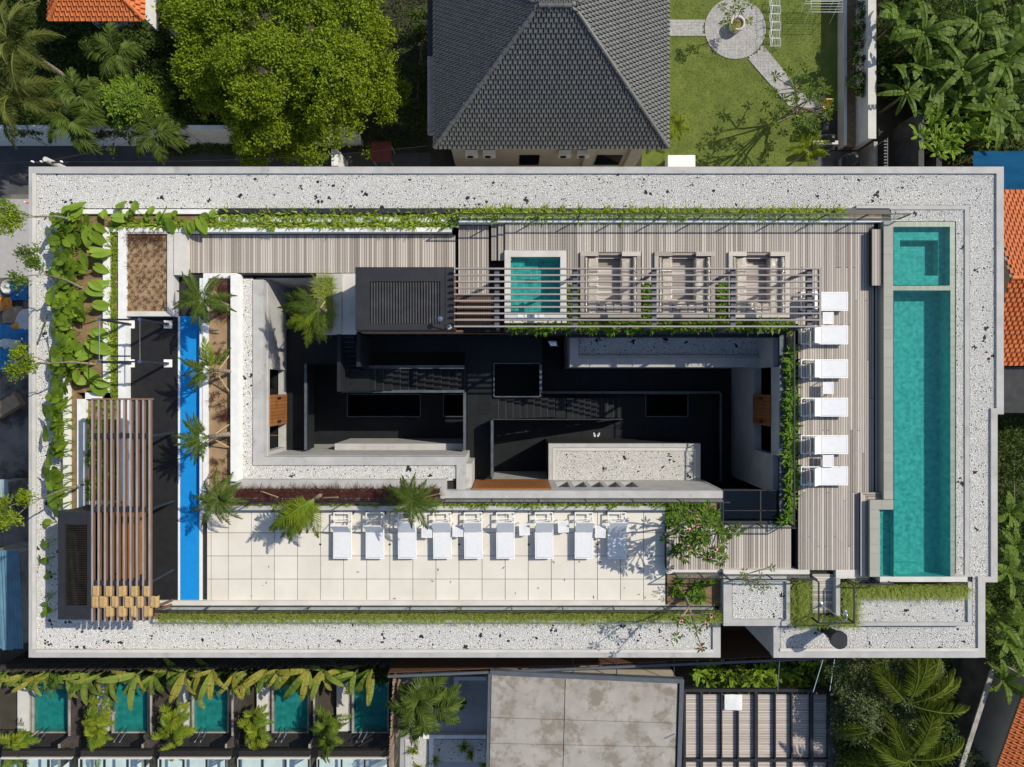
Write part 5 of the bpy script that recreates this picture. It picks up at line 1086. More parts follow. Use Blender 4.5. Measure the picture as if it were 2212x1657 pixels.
# ================================================================ plants
class LV:                                   # batch of leaf shapes -> one mesh
    def __init__(s): s.V = []; s.T = []; s.n = 0
    def add(s, V, T): s.V.append(np.asarray(V, float)); s.T.append(np.asarray(T)+s.n); s.n += len(V); return s
    def leaves(s, B, D, N, L, W, fold=.12, mid=.45, droop=0.0):
        n = len(B); L = np.broadcast_to(L, n)[:, None]; W = np.broadcast_to(W, n)[:, None]
        D = D/np.linalg.norm(D, axis=1, keepdims=True); sd = np.cross(D, N); sd /= np.linalg.norm(sd, axis=1, keepdims=True)+1e-9; up = np.cross(sd, D)
        m = B+D*L*mid+up*fold*W; t = B+D*L-np.array([0,0,1.0])*L*droop
        V = np.stack([B, m+sd*W/2, t, m-sd*W/2], 1).reshape(-1, 3)
        k = 4*np.arange(n)[:, None]; return s.add(V, np.vstack([k+np.array([0,1,2]), k+np.array([0,2,3])]))
    def blades(s, B, H, L, W, rise, curl):   # arching blades: B base, H heading angle
        n = len(B); d = np.stack([np.cos(H), np.sin(H), np.zeros(n)], 1); sd = np.stack([-np.sin(H), np.cos(H), np.zeros(n)], 1)
        L = np.broadcast_to(L, n)[:, None]; W = np.broadcast_to(W, n)[:, None]; z = np.array([0,0,1.0]); rise = np.broadcast_to(rise, n)[:, None]; curl = np.broadcast_to(curl, n)[:, None]
        m = B+d*L*.5*np.cos(rise)+z*L*.5*np.sin(rise); t = m+d*L*.5*np.cos(rise-curl)+z*L*.5*np.sin(rise-curl)
        V = np.stack([B-sd*W*.35, B+sd*W*.35, m+sd*W*.5, m-sd*W*.5, t], 1).reshape(-1, 3)
        k = 5*np.arange(n)[:, None]; return s.add(V, np.vstack([k+np.array([0,1,2]), k+np.array([0,2,3]), k+np.array([3,2,4])]))
    def mesh(s, name, mat, smooth=False): return npmesh(name, np.vstack(s.V), np.vstack(s.T), mat, smooth)
def rdir(n, zlo=-1.0):
    v = rng.normal(size=(n, 3)); v /= np.linalg.norm(v, axis=1, keepdims=True); v[:, 2] = np.where(v[:, 2] < zlo, -v[:, 2], v[:, 2]); return v
def clump_mesh(name, n, L, W, mat, rise=(.5,1.3), curl=(.3,1.0), rad=.05):
    a = LV(); B = np.c_[rng.normal(0, rad, (n, 2)), np.zeros(n)]
    return a.blades(B, rng.uniform(0, 6.28, n), rng.uniform(.6,1.1,n)*L, rng.uniform(.7,1.1,n)*W, rng.uniform(*rise, n), rng.uniform(*curl, n)).mesh(name, mat)
def scatter(name, meshes, pts, z, label, cat, group, sc=(.8,1.2), jit=0):
    for x, y in pts:
        p = P(x+random.uniform(-jit,jit), y+random.uniform(-jit,jit), z)
        o = link(name, random.choice(meshes), None, p); o.rotation_euler = (0,0,random.uniform(0,6.28)); k = random.uniform(*sc); o.scale = (k,k,k*random.uniform(.85,1.1)); tag(o, label, cat, group)
def line(x0, y0, x1, y1, n): return [(x0+(x1-x0)*i/max(1,n-1), y0+(y1-y0)*i/max(1,n-1)) for i in range(n)]
SPK = [clump_mesh('spiky_plant', 30, .46, .06, l_spike) for _ in range(4)]
SPB = [clump_mesh('strap_leaf_plant', 30, .5, .06, l_spike, (.3,1.2)) for _ in range(3)]
scatter('spiky_plant', SPK, line(476,465,984,465,46), 9.9, 'yellow-green spiky plant in the back trough above the lower deck', 'plant', 'back trough plants', (.75,1.1), 2)
scatter('spiky_plant', SPK, line(250,486,982,486,60), 9.9, 'yellow-green spiky plant in the front trough above the lower deck', 'plant', 'front trough plants', (.7,1.05), 2)
scatter('spiky_plant', SPK, line(994,466,1818,466,78), 10.05, 'yellow-green spiky plant in the trough behind the pool deck railing', 'plant', 'railing trough plants', (.95,1.3), 2)
scatter('spiky_plant', SPK, line(960,1087,1432,1087,30), 9.72, 'thin spiky plant along the terrace ledge', 'plant', 'terrace ledge plants', (.55,.85), 2)
scatter('spiky_plant', SPK, line(470,1087,940,1087,16), 9.72, 'small spiky plant below the purple grasses', 'plant', 'plants below the purple grasses', (.5,.8), 3)
scatter('strap_leaf_plant', SPB, line(246,510,246,858,34), 9.85, 'lush strap-leaved plant in the narrow strip beside the sandy bed', 'plant', 'narrow strip plants', (.7,1.0), 3)
scatter('strap_leaf_plant', SPB, [(random.uniform(192,252), 872+i*5.6) for i in range(38)], 9.85, 'strap-leaved plant in the bed under the brown pergola', 'plant', 'plants under the brown pergola', (.6,.95), 2)
PLM = [clump_mesh('palm_lily', 26, .40, .085, LM('leaf_palm_lily', (.20,.32,.025), (.06,.14,.01), .9), (.2,1.3)) for _ in range(4)]
scatter('palm_lily', PLM, line(1100,706,1708,704,46), 10.05, 'glossy green plant in the bed along the lounge pergola', 'plant', 'lounge bed plants', (.9,1.35), 3)
scatter('palm_lily', PLM, [(x+dx, 620+9*i) for x in (1236,1394,1556) for i in range(8) for dx in (0,12)], 10.02, 'glossy green plant between the sunken lounges', 'plant', 'plants between the lounges', (.7,1.0), 3)
scatter('palm_lily', PLM, line(1706,760,1706,1062,34)+line(1703,1070,1703,1125,4), 10.02, 'leafy plant in the strip beside the deck loungers', 'plant', 'east strip plants', (1.0,1.5), 3)
scatter('palm_lily', PLM, [(random.uniform(1448,1545), random.uniform(1250,1296)) for i in range(18)], 9.7, 'low leafy plant in the shaded bed below the lower deck', 'plant', 'shaded bed plants', (.7,1.1), 2)
scatter('palm_lily', PLM, [(random.uniform(1446,1555), random.uniform(1086,1128)) for i in range(20)], 9.7, 'low leafy plant in the bed under the spreading plumeria', 'plant', 'plumeria bed plants', (.8,1.2), 2)
bed('plumeria_bed', [(1441,1084,1561,1132), (1441,1241,1562,1309)], 9.68, m_soil)
SEED = [clump_mesh('dry_seedling', 14, .22, .016, l_seed, (.4,1.3), (.2,.8), .03) for _ in range(4)]
scatter('dry_seedling', SEED, [(279+18*i+(j%2)*8, 530+11.2*j) for i in range(5) for j in range(13)], 9.86, 'dry brown seedling tuft in the square sandy bed', 'plant', 'seedlings in the sandy bed', (.8,1.3), 2)
scatter('dry_seedling', SEED, [(454+random.uniform(0,40), 740+random.uniform(0,300)) for j in range(55)], 9.9, 'dry brown tuft in the long bed of staked palms', 'plant', 'tufts in the palm bed', (.8,1.4), 2)
def grass(name, rects, z, dens, L, W, mat, label, cat='grass', rise=(.5,1.2), curl=(.4,1.2), head=None):
    a = LV()
    for r in rects:
        x0, y1, _ = P(r[0], r[1], z); x1, y0, _ = P(r[2], r[3], z); n = int(abs((x1-x0)*(y1-y0))*dens)
        B = np.c_[rng.uniform(x0,x1,n), rng.uniform(y0,y1,n), np.full(n, z)]
        H = rng.uniform(0,6.28,n) if head is None else rng.normal(head, .8, n)
        a.blades(B, H, rng.uniform(.6,1.15,n)*L, rng.uniform(.7,1.2,n)*W, rng.uniform(*rise,n), rng.uniform(*curl,n))
    V = np.vstack(a.V); c = V.mean(0); c[2] = z; a.V = [V-c]
    return tag(link(name, a.mesh(name, mat), None, c), label, cat, None, 'stuff')
grass('fountain_grass', [(338,1321,1552,1338)], 9.82, 800, .5, .016, l_fluff, 'fluffy green fountain grass along the south terrace edge', head=-.3)
grass('shower_grass', [(1710,1256,1746,1348), (1746,1333,1830,1348), (1818,1256,1850,1348)], 9.95, 900, .5, .015, l_fluff, 'fluffy grass wrapped round the shower nook')
grass('pool_end_grass', [(1850,1260,2086,1285)], 9.95, 900, .5, .015, l_fluff, 'band of fluffy grass below the lap pool end', head=-1.2)
grass('corner_grass', [(686,603,718,640), (700,640,718,710)], 9.8, 1300, .6, .014, l_fluff, 'bright fluffy grass in the concrete corner planter')
grass('purple_fountain_grass', [(510,1057,948,1075)], 9.95, 1000, .55, .013, l_purp, 'purple fountain grass in the bed beside the pebble strip')
grass('purple_grass_bed_end', [(275,507,358,522), (470,606,497,690), (470,890,497,905)], 9.9, 700, .4, .012, l_purp, 'small patches of purple grass in the sandy beds')
grass('lawn_blades', [(1450,-20,1785,235), (1430,235,1740,380)], .012, 130, .07, .03, m_gblade, 'short sunlit lawn grass around the paved circle', rise=(.3,1.2))
# ---------------------------------------------------------------- elephant ears
def heart(name, L, mat, tilt):
    s_ = [-.16,-.05,.1,.25,.42,.6,.78,.92,1]; w_ = [.16,.26,.33,.36,.35,.29,.20,.10,0]; mb = MB(); n = len(s_)
    h = .55*L/.55; bx = .22*L
    def pt(s, w, k): x = s*L; z = -tilt*x-.10*L*s*s; return (bx+x*math.cos(.2), w*L, h+z+abs(w)*L*.22+.015*L*math.sin(s*23+k))
    for s, w in zip(s_, w_): mb.v += [pt(max(s,0),0,0), pt(s,w*.5,0), pt(s,w,1), pt(s,-w*.5,0), pt(s,-w,2)]
    for i in range(n-1):
        for a, b in ((0,1),(1,2)): mb.f.append((5*i+a, 5*i+5+a, 5*i+5+b, 5*i+b))
        for a, b in ((0,3),(3,4)): mb.f.append((5*i+b, 5*i+5+b, 5*i+5+a, 5*i+a))
    mb.tube([(0,0,0),(bx*.4,0,h*.6),(bx,0,h)], .016, .011, 5); mb.tube([(q[0],q[1],q[2]+.008) for q in (pt(s,0,0) for s in (0,.25,.5,.75,.97))], .011, .003, 4)
    me = bpy.data.meshes.new(name); me.from_pydata(mb.v, [], mb.f); me.materials.append(mat); me.polygons.foreach_set('use_smooth', [True]*len(me.polygons)); return me
HT = [heart('leaf', L, l_ear, t) for L, t in ((.62,.25),(.72,.45),(.55,.1),(.66,.7))]
def ear_plant(x, y, z, n, az, spread, label, group, sc=1.0):
    T = empty('elephant_ear_plant', P(x,y,z), label, 'plant', group)
    for i in range(n):
        o = link('leaf', random.choice(HT), T); o.rotation_euler = (random.uniform(-.25,.25), random.uniform(-.1,.45), az+random.gauss(0,spread)); k = sc*random.uniform(.75,1.2); o.scale = (k,k,k*random.uniform(.6,1.25)); o.location = (random.uniform(-.06,.06), random.uniform(-.06,.06), 0)
for j in range(17):
    for i, x in enumerate((160,180,202)): ear_plant(x+random.uniform(-7,7), 482+j*21.3+random.uniform(-6,6), 9.86, 5 if x < 170 else 4 if x < 190 else 2, math.pi-.35 if x < 190 else math.pi*random.choice((.8,1.7)), .8, 'elephant ear plant in the wide west planter', 'elephant ears in the wide planter')
for j in range(15): ear_plant(156+random.uniform(-3,5), 858+j*16.2, 9.86, 3, math.pi, .65, 'elephant ear plant in the narrow planter beside the brown pergola', 'elephant ears in the narrow planter', 1.15)
for j in range(15): ear_plant(172+j*20.5, 470+random.uniform(0,14), 9.86, 2, random.choice((2.2,.9,2.0,4.6)), .6, 'elephant ear plant in the north arm of the white planter', 'elephant ears in the north planter', .85)
for j in range(6): ear_plant(122, 1126+j*38, 9.5, 2, math.pi, .6, 'elephant ear plant peeping from behind the black shed', 'elephant ears behind the shed', .8)
# ---------------------------------------------------------------- palms
def frond_mesh(name, L, nl, ll, mat, up=.7, droop=1.5, lw=.05, stem=.16, vee=.5):
    a = LV(); t = np.linspace(0, 1, 15); ang = up-droop*t**1.3; dx = np.cos(ang)*L/14; dz = np.sin(ang)*L/14
    X = np.r_[0, np.cumsum(dx[:-1])]; Z = np.r_[0, np.cumsum(dz[:-1])]
    u = np.repeat(np.linspace(stem, .995, nl), 2); sd = np.tile([1,-1], nl)
    B = np.c_[np.interp(u,t,X), np.zeros(len(u)), np.interp(u,t,Z)]; A = np.interp(u,t,ang)
    f = .35+.75*np.clip((u-.1)/.8,0,1)**1.5+rng.normal(0,.06,len(u)); lat = np.sqrt(np.maximum(.05,1-np.minimum(f,.98)**2))
    D = np.c_[f*np.cos(A), sd*lat, f*np.sin(A)+vee*.45*(1-u)-.25+rng.normal(0,.12,len(u))]
    N = np.c_[-np.sin(A)*.6, -sd*.35, np.cos(A)+rng.normal(0,.15,len(u))]
    Ls = ll*np.sin(np.pi*np.clip(u*.86+.1,0,1))**.6*rng.uniform(.85,1.1,len(u))
    a.leaves(B, D, N, Ls, lw, .1, .4, .18)
    mb = MB().tube([(x,0,z) for x, z in zip(X[::2], Z[::2])], .022*L/1.5, .005, 5)
    tv = np.array([tuple(v) for v in mb.v]); tt = np.array([q for f_ in mb.f if len(f_) == 4 for q in ((f_[0],f_[1],f_[2]),(f_[0],f_[2],f_[3]))]); a.add(tv, tt)
    return a.mesh(name, mat)
def palm(x, y, z, base_z, n, meshes, label, jit=(0,0,0), trunk=.09, az=None, azs=None, tilt=(-.35,.3), sc=(.85,1.1), cat='palm', group=None, lean=(0,0), name='palm_tree'):
    c = Vector(P(x,y,z)); b = Vector((c.x+lean[0], c.y+lean[1], base_z)); T = empty(name, b, label, cat, group)
    mid = b+(c-b)*.5+Vector((.03,.02,0)); obj('trunk', MB().tube([b, mid, c], trunk, trunk*.75, 8), m_bark, T, smooth=True)
    for i in range(n):
        o = link('frond', random.choice(meshes), T); h = (2*math.pi*i*.382*1.0+random.uniform(-.25,.25)) if az is None else az+random.gauss(0, azs)
        o.location = c-b+Vector((random.gauss(0,1)*jit[0],random.gauss(0,1)*jit[1],random.uniform(-1,.3)*jit[2])); o.rotation_euler = (random.uniform(-.2,.2), random.uniform(*tilt)+(.25-.5*i/n if az is None else 0), h); k = random.uniform(*sc); o.scale = (k,k,k)
    return T
FR1 = [frond_mesh('frond', L, 46, .27, l_palm, u, 1.5, .032) for L, u in ((1.45,.75),(1.55,.55),(1.25,.95),(1.4,.3))]
FR2 = [frond_mesh('frond', L, 40, .36, LM('leaf_palm_bright%d'%k,(.34,.41,.035),(.14,.22,.02),.8), .6, 1.2, .034) for k, L in enumerate((1.4,1.65))]
FRS = [frond_mesh('frond', 1.35, 36, .26, l_palm, .9, 1.3, .035, .3) for _ in range(2)]
palm(440,648,11.3,9.9,16,FR1,'full dark green palm over the north end of the blue strip',trunk=.1,lean=(.5,-.1))
palm(459,800,11.4,9.9,12,FRS+FR2[:1],'thin young palm with sparse fronds by the middle of the blue strip',trunk=.08,az=math.pi*.97,azs=.9,lean=(.25,-.05))
palm(449,944,11.5,9.9,13,FRS,'staked young palm with a cut crown beside the blue strip',trunk=.11,az=math.pi,azs=1.2,lean=(.3,.0))
palm(474,1078,11.0,9.9,13,FR1,'dark palm at the corner between blue strip and pale terrace',trunk=.1,lean=(.15,.1))
palm(678,1078,11.0,9.9,20,FR2,'bright palm sweeping its fronds over the pale terrace',trunk=.09,az=math.radians(222),azs=.42,tilt=(-.15,.3),sc=(1.05,1.4))
palm(890,1080,11.4,9.9,15,FR1,'dark green palm shading the row of loungers',trunk=.1,lean=(.0,.15))
palm(690,668,10.9,9.5,20,FR2[:1]+FR1,'yellowing palm leaning over the courtyard from the corner planter',trunk=.1,az=math.radians(212),azs=.75,tilt=(-.1,.4),sc=(1.0,1.3))
for i, (a, b, z) in enumerate((((498,675),(462,628),0),((498,765),(462,812),0),((498,850),(464,800),0),((498,915),(455,945),0),((498,968),(455,945),0),((516,1055),(476,1078),0),((560,1060),(600,1074),0),((690,1076),(730,1074),0),((905,1078),(950,1066),0),((703,650),(690,668),0))):
    obj('bamboo_stake', MB().tube([P(*a,10.0), P(*b,10.7)], .03, .025, 6), m_bamboo, None, 'pale bamboo stake propping a young rooftop palm', 'stake', 'bamboo palm stakes')
# ---------------------------------------------------------------- broad-leaved crowns
def crown_mesh(name, lobes, per, mat, size=.13, clump=.42, dens=1.0, sub_lobes=0):
    a = LV()
    sub = []
    for c, r in lobes:                       # every limb carries smaller tufts
        if sub_lobes:
            for d in rdir(sub_lobes, -.1): sub.append((np.array(c)+d*np.array(r)*.72, np.array(r)*rng.uniform(.34,.55)))
        else: sub.append((c, r))
    for c, r in sub:
        c = np.array(c); r = np.array(r); m = max(8, int(per*(r[0]*r[1])*dens))
        d = rdir(m, -.25); cc_ = c+d*r*rng.uniform(.72,1.0,(m,1)); k = 55
        B = np.repeat(cc_, k, 0)+rng.normal(0, clump*.5, (m*k, 3))*np.array([1,1,.7]); O = np.repeat(d, k, 0)
        D = rdir(m*k)+O*.5; N = O+np.array([0,0,.8])+rng.normal(0,.6,(m*k,3))
        a.leaves(B, D, N, rng.uniform(.7,1.3,m*k)*size, rng.uniform(.45,.6,m*k)*size, .1)
    return a
def tree(name, lobes_px, base, label, mat, per, size=.13, clump=.42, trunk=.25, cat='tree', group=None, limbs=True, trunk_mat=m_bark, sl=0):
    lob = [(P(x,y,z), (r*(CZ-z)/F, r*(CZ-z)/F, (rz or r*.7)*(CZ-z)/F)) for x, y, z, r, rz in lobes_px]
    b = Vector(base); T = empty(name, b, label, cat, group); a = crown_mesh('crown', lob, per, mat, size, clump, 1.0, sl)
    V = np.vstack(a.V)-np.array(b); a.V = [V]; link('crown', a.mesh('crown', mat), T)
    c = sum((Vector(l[0]) for l in lob), Vector())/len(lob); fork = b+(c-b)*.45; fork.z = b.z+(c.z-b.z)*.5
    mb = MB().tube([b, b+(fork-b)*.5+Vector((.05,.03,0)), fork], trunk, trunk*.75, 8)
    if limbs:
        for l in lob: q = Vector(l[0]); mb.tube([fork, fork+(q-fork)*.5+Vector((0,0,.15)), q], trunk*.45, trunk*.12, 6)
    obj('trunk', mb, trunk_mat, T, smooth=True); return T
tree('broadleaf_tree', [(430,55,4.2,62,0),(520,35,4.7,80,0),(640,50,5.2,90,0),(760,55,4.7,75,0),(815,120,3.7,62,0),(705,165,5.7,90,0),(575,160,6.0,90,0),(460,150,4.2,66,0),(490,245,3.2,62,0),(590,270,4.2,75,0),(700,280,4.0,66,0),(800,225,3.4,62,0),(555,318,2.6,40,0),(640,318,2.6,40,0),(850,180,2.8,36,0),(395,20,3.2,40,0)], P(640,190,0), 'large bright yellow-green tree filling the lane corner', l_tree, 30, .15, .3, .4, sl=11)
tree('grey_leaved_tree', [(1850,1470,4.5,55,0),(1930,1465,5,62,0),(1990,1450,4.2,40,0),(1880,1535,5,62,0),(1960,1530,4.6,50,0),(1830,1545,4,38,0)], P(1895,1505,0), 'small-leaved grey-green tree beside the black pergola', l_oliv, 36, .12, .28, .2, sl=9)
for i, (lo, lb) in enumerate((([(1530,1462,2.2,28,0),(1580,1455,2.4,34,0),(1640,1465,2.2,32,0)],'dark leafy shrub between screen and slatted pergola'), ([(1690,1455,2.2,32,0),(1740,1460,2.3,34,0),(1780,1475,2,22,0)],'leafy shrub below the steel tie rods'), ([(225,95,2,40,0),(300,100,2.2,45,0),(370,170,2,45,0)],'dense shaded shrubs below the orange-roofed house'), ([(240,300,1.8,30,0),(390,260,1.6,35,0),(60,265,2,35,0)],'dark undergrowth behind the boundary wall'), ([(1960,40,2.2,45,0),(2050,20,2.4,50,0),(2150,60,2.2,50,0),(1920,90,1.5,28,0)],'feathery green shrubs behind the white garden wall'), ([(2010,150,1.2,50,0),(2100,180,1.4,60,0),(2190,160,1.4,50,0)],'low weedy shrubs under the banana plants'), ([(2185,960,1.5,28,0),(2195,1010,1.6,25,0),(2190,1300,1.6,35,0)],'weedy shrub against the east hotel wall'), ([(1860,1610,2,45,0),(1950,1625,2.2,50,0),(2030,1600,1.8,40,0),(2090,1650,1.6,35,0)],'dark shrubs below the coconut palms'), ([(910,60,1.3,30,0),(900,250,1.5,30,0),(915,160,1.2,22,0)],'shaded shrubs beside the grey-roofed house'), ([(2165,1180,1.8,22,0),(2180,1250,1.8,26,0),(2160,1420,2,24,0)],'bright shrub beside the south-east roof edge'))):
    tree('leafy_shrub', lo, (*P(lo[0][0], lo[0][1], 0)[:2], 0), lb, l_dark, 26, .17 if i not in (4,) else .10, .35, .07, 'shrub')
for i, y0 in enumerate((22,60,90,135,178,205)): tree('hedge_plant', [(1858-i*2, y0, 1.3, 15 if i != 4 else 21, 0)], (19.43, P(0,y0,.5)[1], .5), 'bushy plant in the planter before the white garden wall', l_dark, 60, .12, .2, .03, 'plant', 'hedge plants by the white wall', False)
# young trees standing in the west planters
for i, (bx, by, cr) in enumerate((((165,476),0,[(20,452,13.2,14,0),(12,488,13.4,16,0),(35,478,13,12,0)]), ((178,622),0,[(62,545,12.8,14,0),(72,575,12.9,12,0),(38,605,13.0,13,0)]), ((205,787),0,[(48,765,13,16,0),(35,798,13.1,13,0),(62,790,12.9,9,0)]), ((187,1045),0,[(8,1098,13.6,17,0),(22,1128,13.6,15,0),(55,1072,13.2,9,0)]))):
    lob = [(P(x,y,z), (r*(CZ-z)/F,)*3) for x, y, z, r, _ in cr]; b = Vector(P(*bx,9.86)); T = empty('young_tree', b, ('slim young tree at the north end of the wide west planter','slim young tree in the middle of the wide west planter','slim young tree beside the pull-up rig','slim forked young tree by the brown pergola')[i], 'tree')
    a = crown_mesh('crown', lob, 120, l_tree, .11, .22); a.V = [np.vstack(a.V)-np.array(b)]; link('crown', a.mesh('crown', l_tree if i != 1 else l_plum), T)
    c = sum((Vector(l[0]) for l in lob), Vector())/3; f = b+(c-b)*.55; f.z = b.z+(c.z-b.z)*.68; mb = MB().tube([b, b+(f-b)*.5+Vector((.05,.08,.1)), f], .05, .035, 7)
    for l in lob: mb.tube([f, (f+Vector(l[0]))/2+Vector((0,.08,.05)), l[0]], .025, .008, 5)
    obj('trunk', mb, m_bark, T, smooth=True)
# ---------------------------------------------------------------- plumerias: bare forks with leaf rosettes
def plumeria(base, tips_px, label, leaf=.3, nl=11, mat=l_plum, trunk=.07, flowers=0, name='plumeria_tree', cat='tree'):
    b = Vector(base); T = empty(name, b, label, cat); tips = [Vector(P(*t)) for t in tips_px]; c = sum(tips, Vector())/len(tips)
    mb = MB(); f0 = b+(c-b)*.3; f0.z = b.z+(min(t.z for t in tips)-b.z)*.5; mb.tube([b, (b+f0)/2+Vector((.04,-.04,0)), f0], trunk, trunk*.8, 7)
    ng = max(2, len(tips)//5); cents = random.sample(tips, ng); a = LV(); fl = MB()
    for g in cents: mb.tube([f0, (f0+g)/2+Vector((0,0,.1)), f0+(g-f0)*.65], trunk*.6, trunk*.4, 6)
    for t in tips:
        g = min(cents, key=lambda q: (q-t).length); s = f0+(g-f0)*.65; mb.tube([s, (s+t)/2+Vector((0,0,-.06)), t], trunk*.35, trunk*.2, 5)
        h = np.arange(nl)*2.4+random.uniform(0,6); el = rng.uniform(-.15,.75,nl); D = np.c_[np.cos(h)*np.cos(el), np.sin(h)*np.cos(el), np.sin(el)]
        a.leaves(np.tile(np.array(t), (nl,1))+D*.03, D, np.tile([0,0,1.0],(nl,1))+rng.normal(0,.25,(nl,3)), rng.uniform(.7,1.15,nl)*leaf, rng.uniform(.28,.36,nl)*leaf, .12, .6, .12)
        if random.random() < flowers:
            for k in range(5): q = t+Vector((random.uniform(-.05,.05),random.uniform(-.05,.05),.12)); fl.prism([(q.x+.05*math.cos(w_),q.y+.05*math.sin(w_)) for w_ in [2*math.pi*j/5 for j in range(5)]], q.z, q.z+.01)
    obj('trunk', mb, m_bark, T, smooth=True); a.V = [np.vstack(a.V)-np.array(b)]; link('crown', a.mesh('crown', mat), T)
    if fl.v: obj('blossoms', fl, m_flower, T, kind='stuff')
def blob(cx, cy, rx, ry, z0, z1, n, seed):
    r = random.Random(seed); o = []
    while len(o) < n:
        u, v = r.uniform(-1,1), r.uniform(-1,1)
        if u*u+v*v < 1: o.append((cx+u*rx, cy+v*ry, z1-(z1-z0)*(u*u+v*v)+r.uniform(-.2,.2)))
    return o
plumeria(P(1522,1108,9.7), blob(1505,1148,75,62,11.6,12.9,46,3)+[(1560,1200,12.2),(1555,1212,12.0),(1545,1188,12.5),(1595,1145,12.3)], 'spreading plumeria with pink blossoms over the lower timber deck', .30, 11, l_plum, .08, .2)
plumeria(P(1480,1288,9.7), [(1455,1328,12.2),(1470,1340,12.4),(1490,1350,12.5),(1505,1362,12.4),(1525,1345,12.2),(1460,1375,12.6),(1515,1398,12.8),(1535,1328,12),(1462,1340,12)], 'sparse forked plumeria above the south pebble band', .26, 8, l_plum, .08, .3)
plumeria(P(1590,1246,9.9), blob(1645,1250,45,32,12.3,13.0,14,9), 'twiggy young plumeria over the small square pebble bed', .17, 6, l_plum, .045)
plumeria(P(1712,238,.02), blob(1722,222,72,80,2.4,3.9,46,5), 'plumeria tree casting its shadow on the lawn', .34, 9, l_plum, .1, .15)
plumeria(P(1587,60,.5), [(1560,15,2.6),(1570,35,2.3),(1590,8,2.6),(1608,5,2.5),(1622,10,2.5),(1572,48,2.0),(1563,52,2.0),(1588,53,1.0),(1583,62,.9),(1618,46,1.6),(1580,22,2.4),(1598,22,2.2)], 'potted plumeria with star-shaped leaf tufts', .28, 10, l_tree, .035, name='potted_plumeria', cat='plant')
plumeria(P(278,232,0), blob(280,222,92,64,2.2,3.8,150,8), 'round rosette-leaved plumeria behind the boundary wall', .34, 10, LM('leaf_rosette', (.22,.31,.025), (.07,.15,.01), .9), .12)
plumeria(P(800,330,0), blob(802,330,14,14,1.0,1.5,9,2), 'small broad-leaved shrub beside the red-roofed hut', .3, 6, l_tree, .03, name='broad_leaved_shrub', cat='shrub')
# ---------------------------------------------------------------- ground palms
l_fox = LM('leaf_foxtail', (.23,.25,.06), (.07,.105,.022), .8)
FRL = [frond_mesh('frond', 2.7, 75, .55, l_fox, .8, 1.5, .045) for _ in range(3)]
FRM = [frond_mesh('frond', L, 38, .62, l_palm, u, 1.7, .09) for L, u in ((1.9,.9),(1.6,1.1),(2.1,.6))]
FRC = [frond_mesh('frond', 3.6, 80, .75, LM('leaf_coconut', (.20,.235,.03), (.07,.12,.015), .7), .6, 1.4, .055) for _ in range(2)]
palm(35,95,5.4,0,12,FRL,'tall feathery palm at the north-west corner',trunk=.16); palm(30,205,4.4,0,11,FRL,'second feathery palm leaning over the boundary wall',trunk=.15)
palm(160,262,3.2,0,13,FRM,'broad-leaved palm drooping over the boundary wall',trunk=.1); palm(172,205,3.0,0,10,FRM,'broad-leaved palm beside the rosette plumeria',trunk=.1); palm(338,292,2.8,0,9,FRM,'small broad palm at the end of the boundary wall',trunk=.08); palm(255,118,2.6,0,12,FRM,'shaded palm below the orange-roofed house',trunk=.08)
palm(1742,328,1.9,0,9,[frond_mesh('frond', 1.3, 30, .35, l_palmy, 1.0, 1.3, .05) for _ in range(2)],'pale feathery palm at the corner of the dark court',trunk=.06)
palm(1458,272,.9,0,9,[frond_mesh('frond', .8, 14, .35, l_palmy, .8, 1.2, .06)],'small palm tuft at the foot of the cream house',trunk=.04)
palm(1958,1520,6.0,0,7,FRC,'coconut palm with long fronds reaching to the east',trunk=.16,az=.45,azs=.55,tilt=(-.1,.2)); palm(1960,1640,5.6,0,13,FRC,'dark coconut palm at the south edge of the garden',trunk=.16)
palm(1900,1560,5.5,0,2,FRC,'coconut palm with a single pale frond over the pergola',trunk=.14,az=math.radians(190),azs=.2,tilt=(0,.1),sc=(.55,.7))
palm(905,1512,2.9,0,12,FRM,'fan-leaved palm in the paved service garden',trunk=.08); palm(892,1560,2.6,0,14,FR1,'feathery palm against the tan bamboo fence',trunk=.08); palm(935,1525,2.4,0,9,FRM,'shaded palm in the middle of the service garden',trunk=.08)
FY = [frond_mesh('frond', L, 26, .36, mt, u, 1.6, .05) for L, mt, u in ((.9,l_palmy,.8),(.7,l_palmy,1.1),(1.05,LM('leaf_cane_green',(.2,.28,.03),(.08,.15,.015)),.6))]
for i in range(5): palm((38,212,378,553,712)[i], (1612,1568,1578,1572,1580)[i], 1.9, .1, 46, FY if i != 4 else FY[2:]+FR1[2:3], ('golden cane palm in the westernmost patio','golden cane palm beside the first divider','golden cane palm beside the second divider','golden cane palm beside the third divider','green cane palm beside the tan bamboo fence')[i], (.18,.5,.5), .07, tilt=(-.9,.5), sc=(.6,1.15))
AG = [clump_mesh('agave', 44, .55, .06, l_palmy, (.1,1.4), (.0,.3), .03) for _ in range(2)]
scatter('agave', AG, [(893,1620),(938,1642),(1003,1612),(1018,1628),(905,1655),(1045,1650)], .1, 'spiky agave in the white pebble garden', 'agave', 'agaves in the service garden', (.85,1.1))
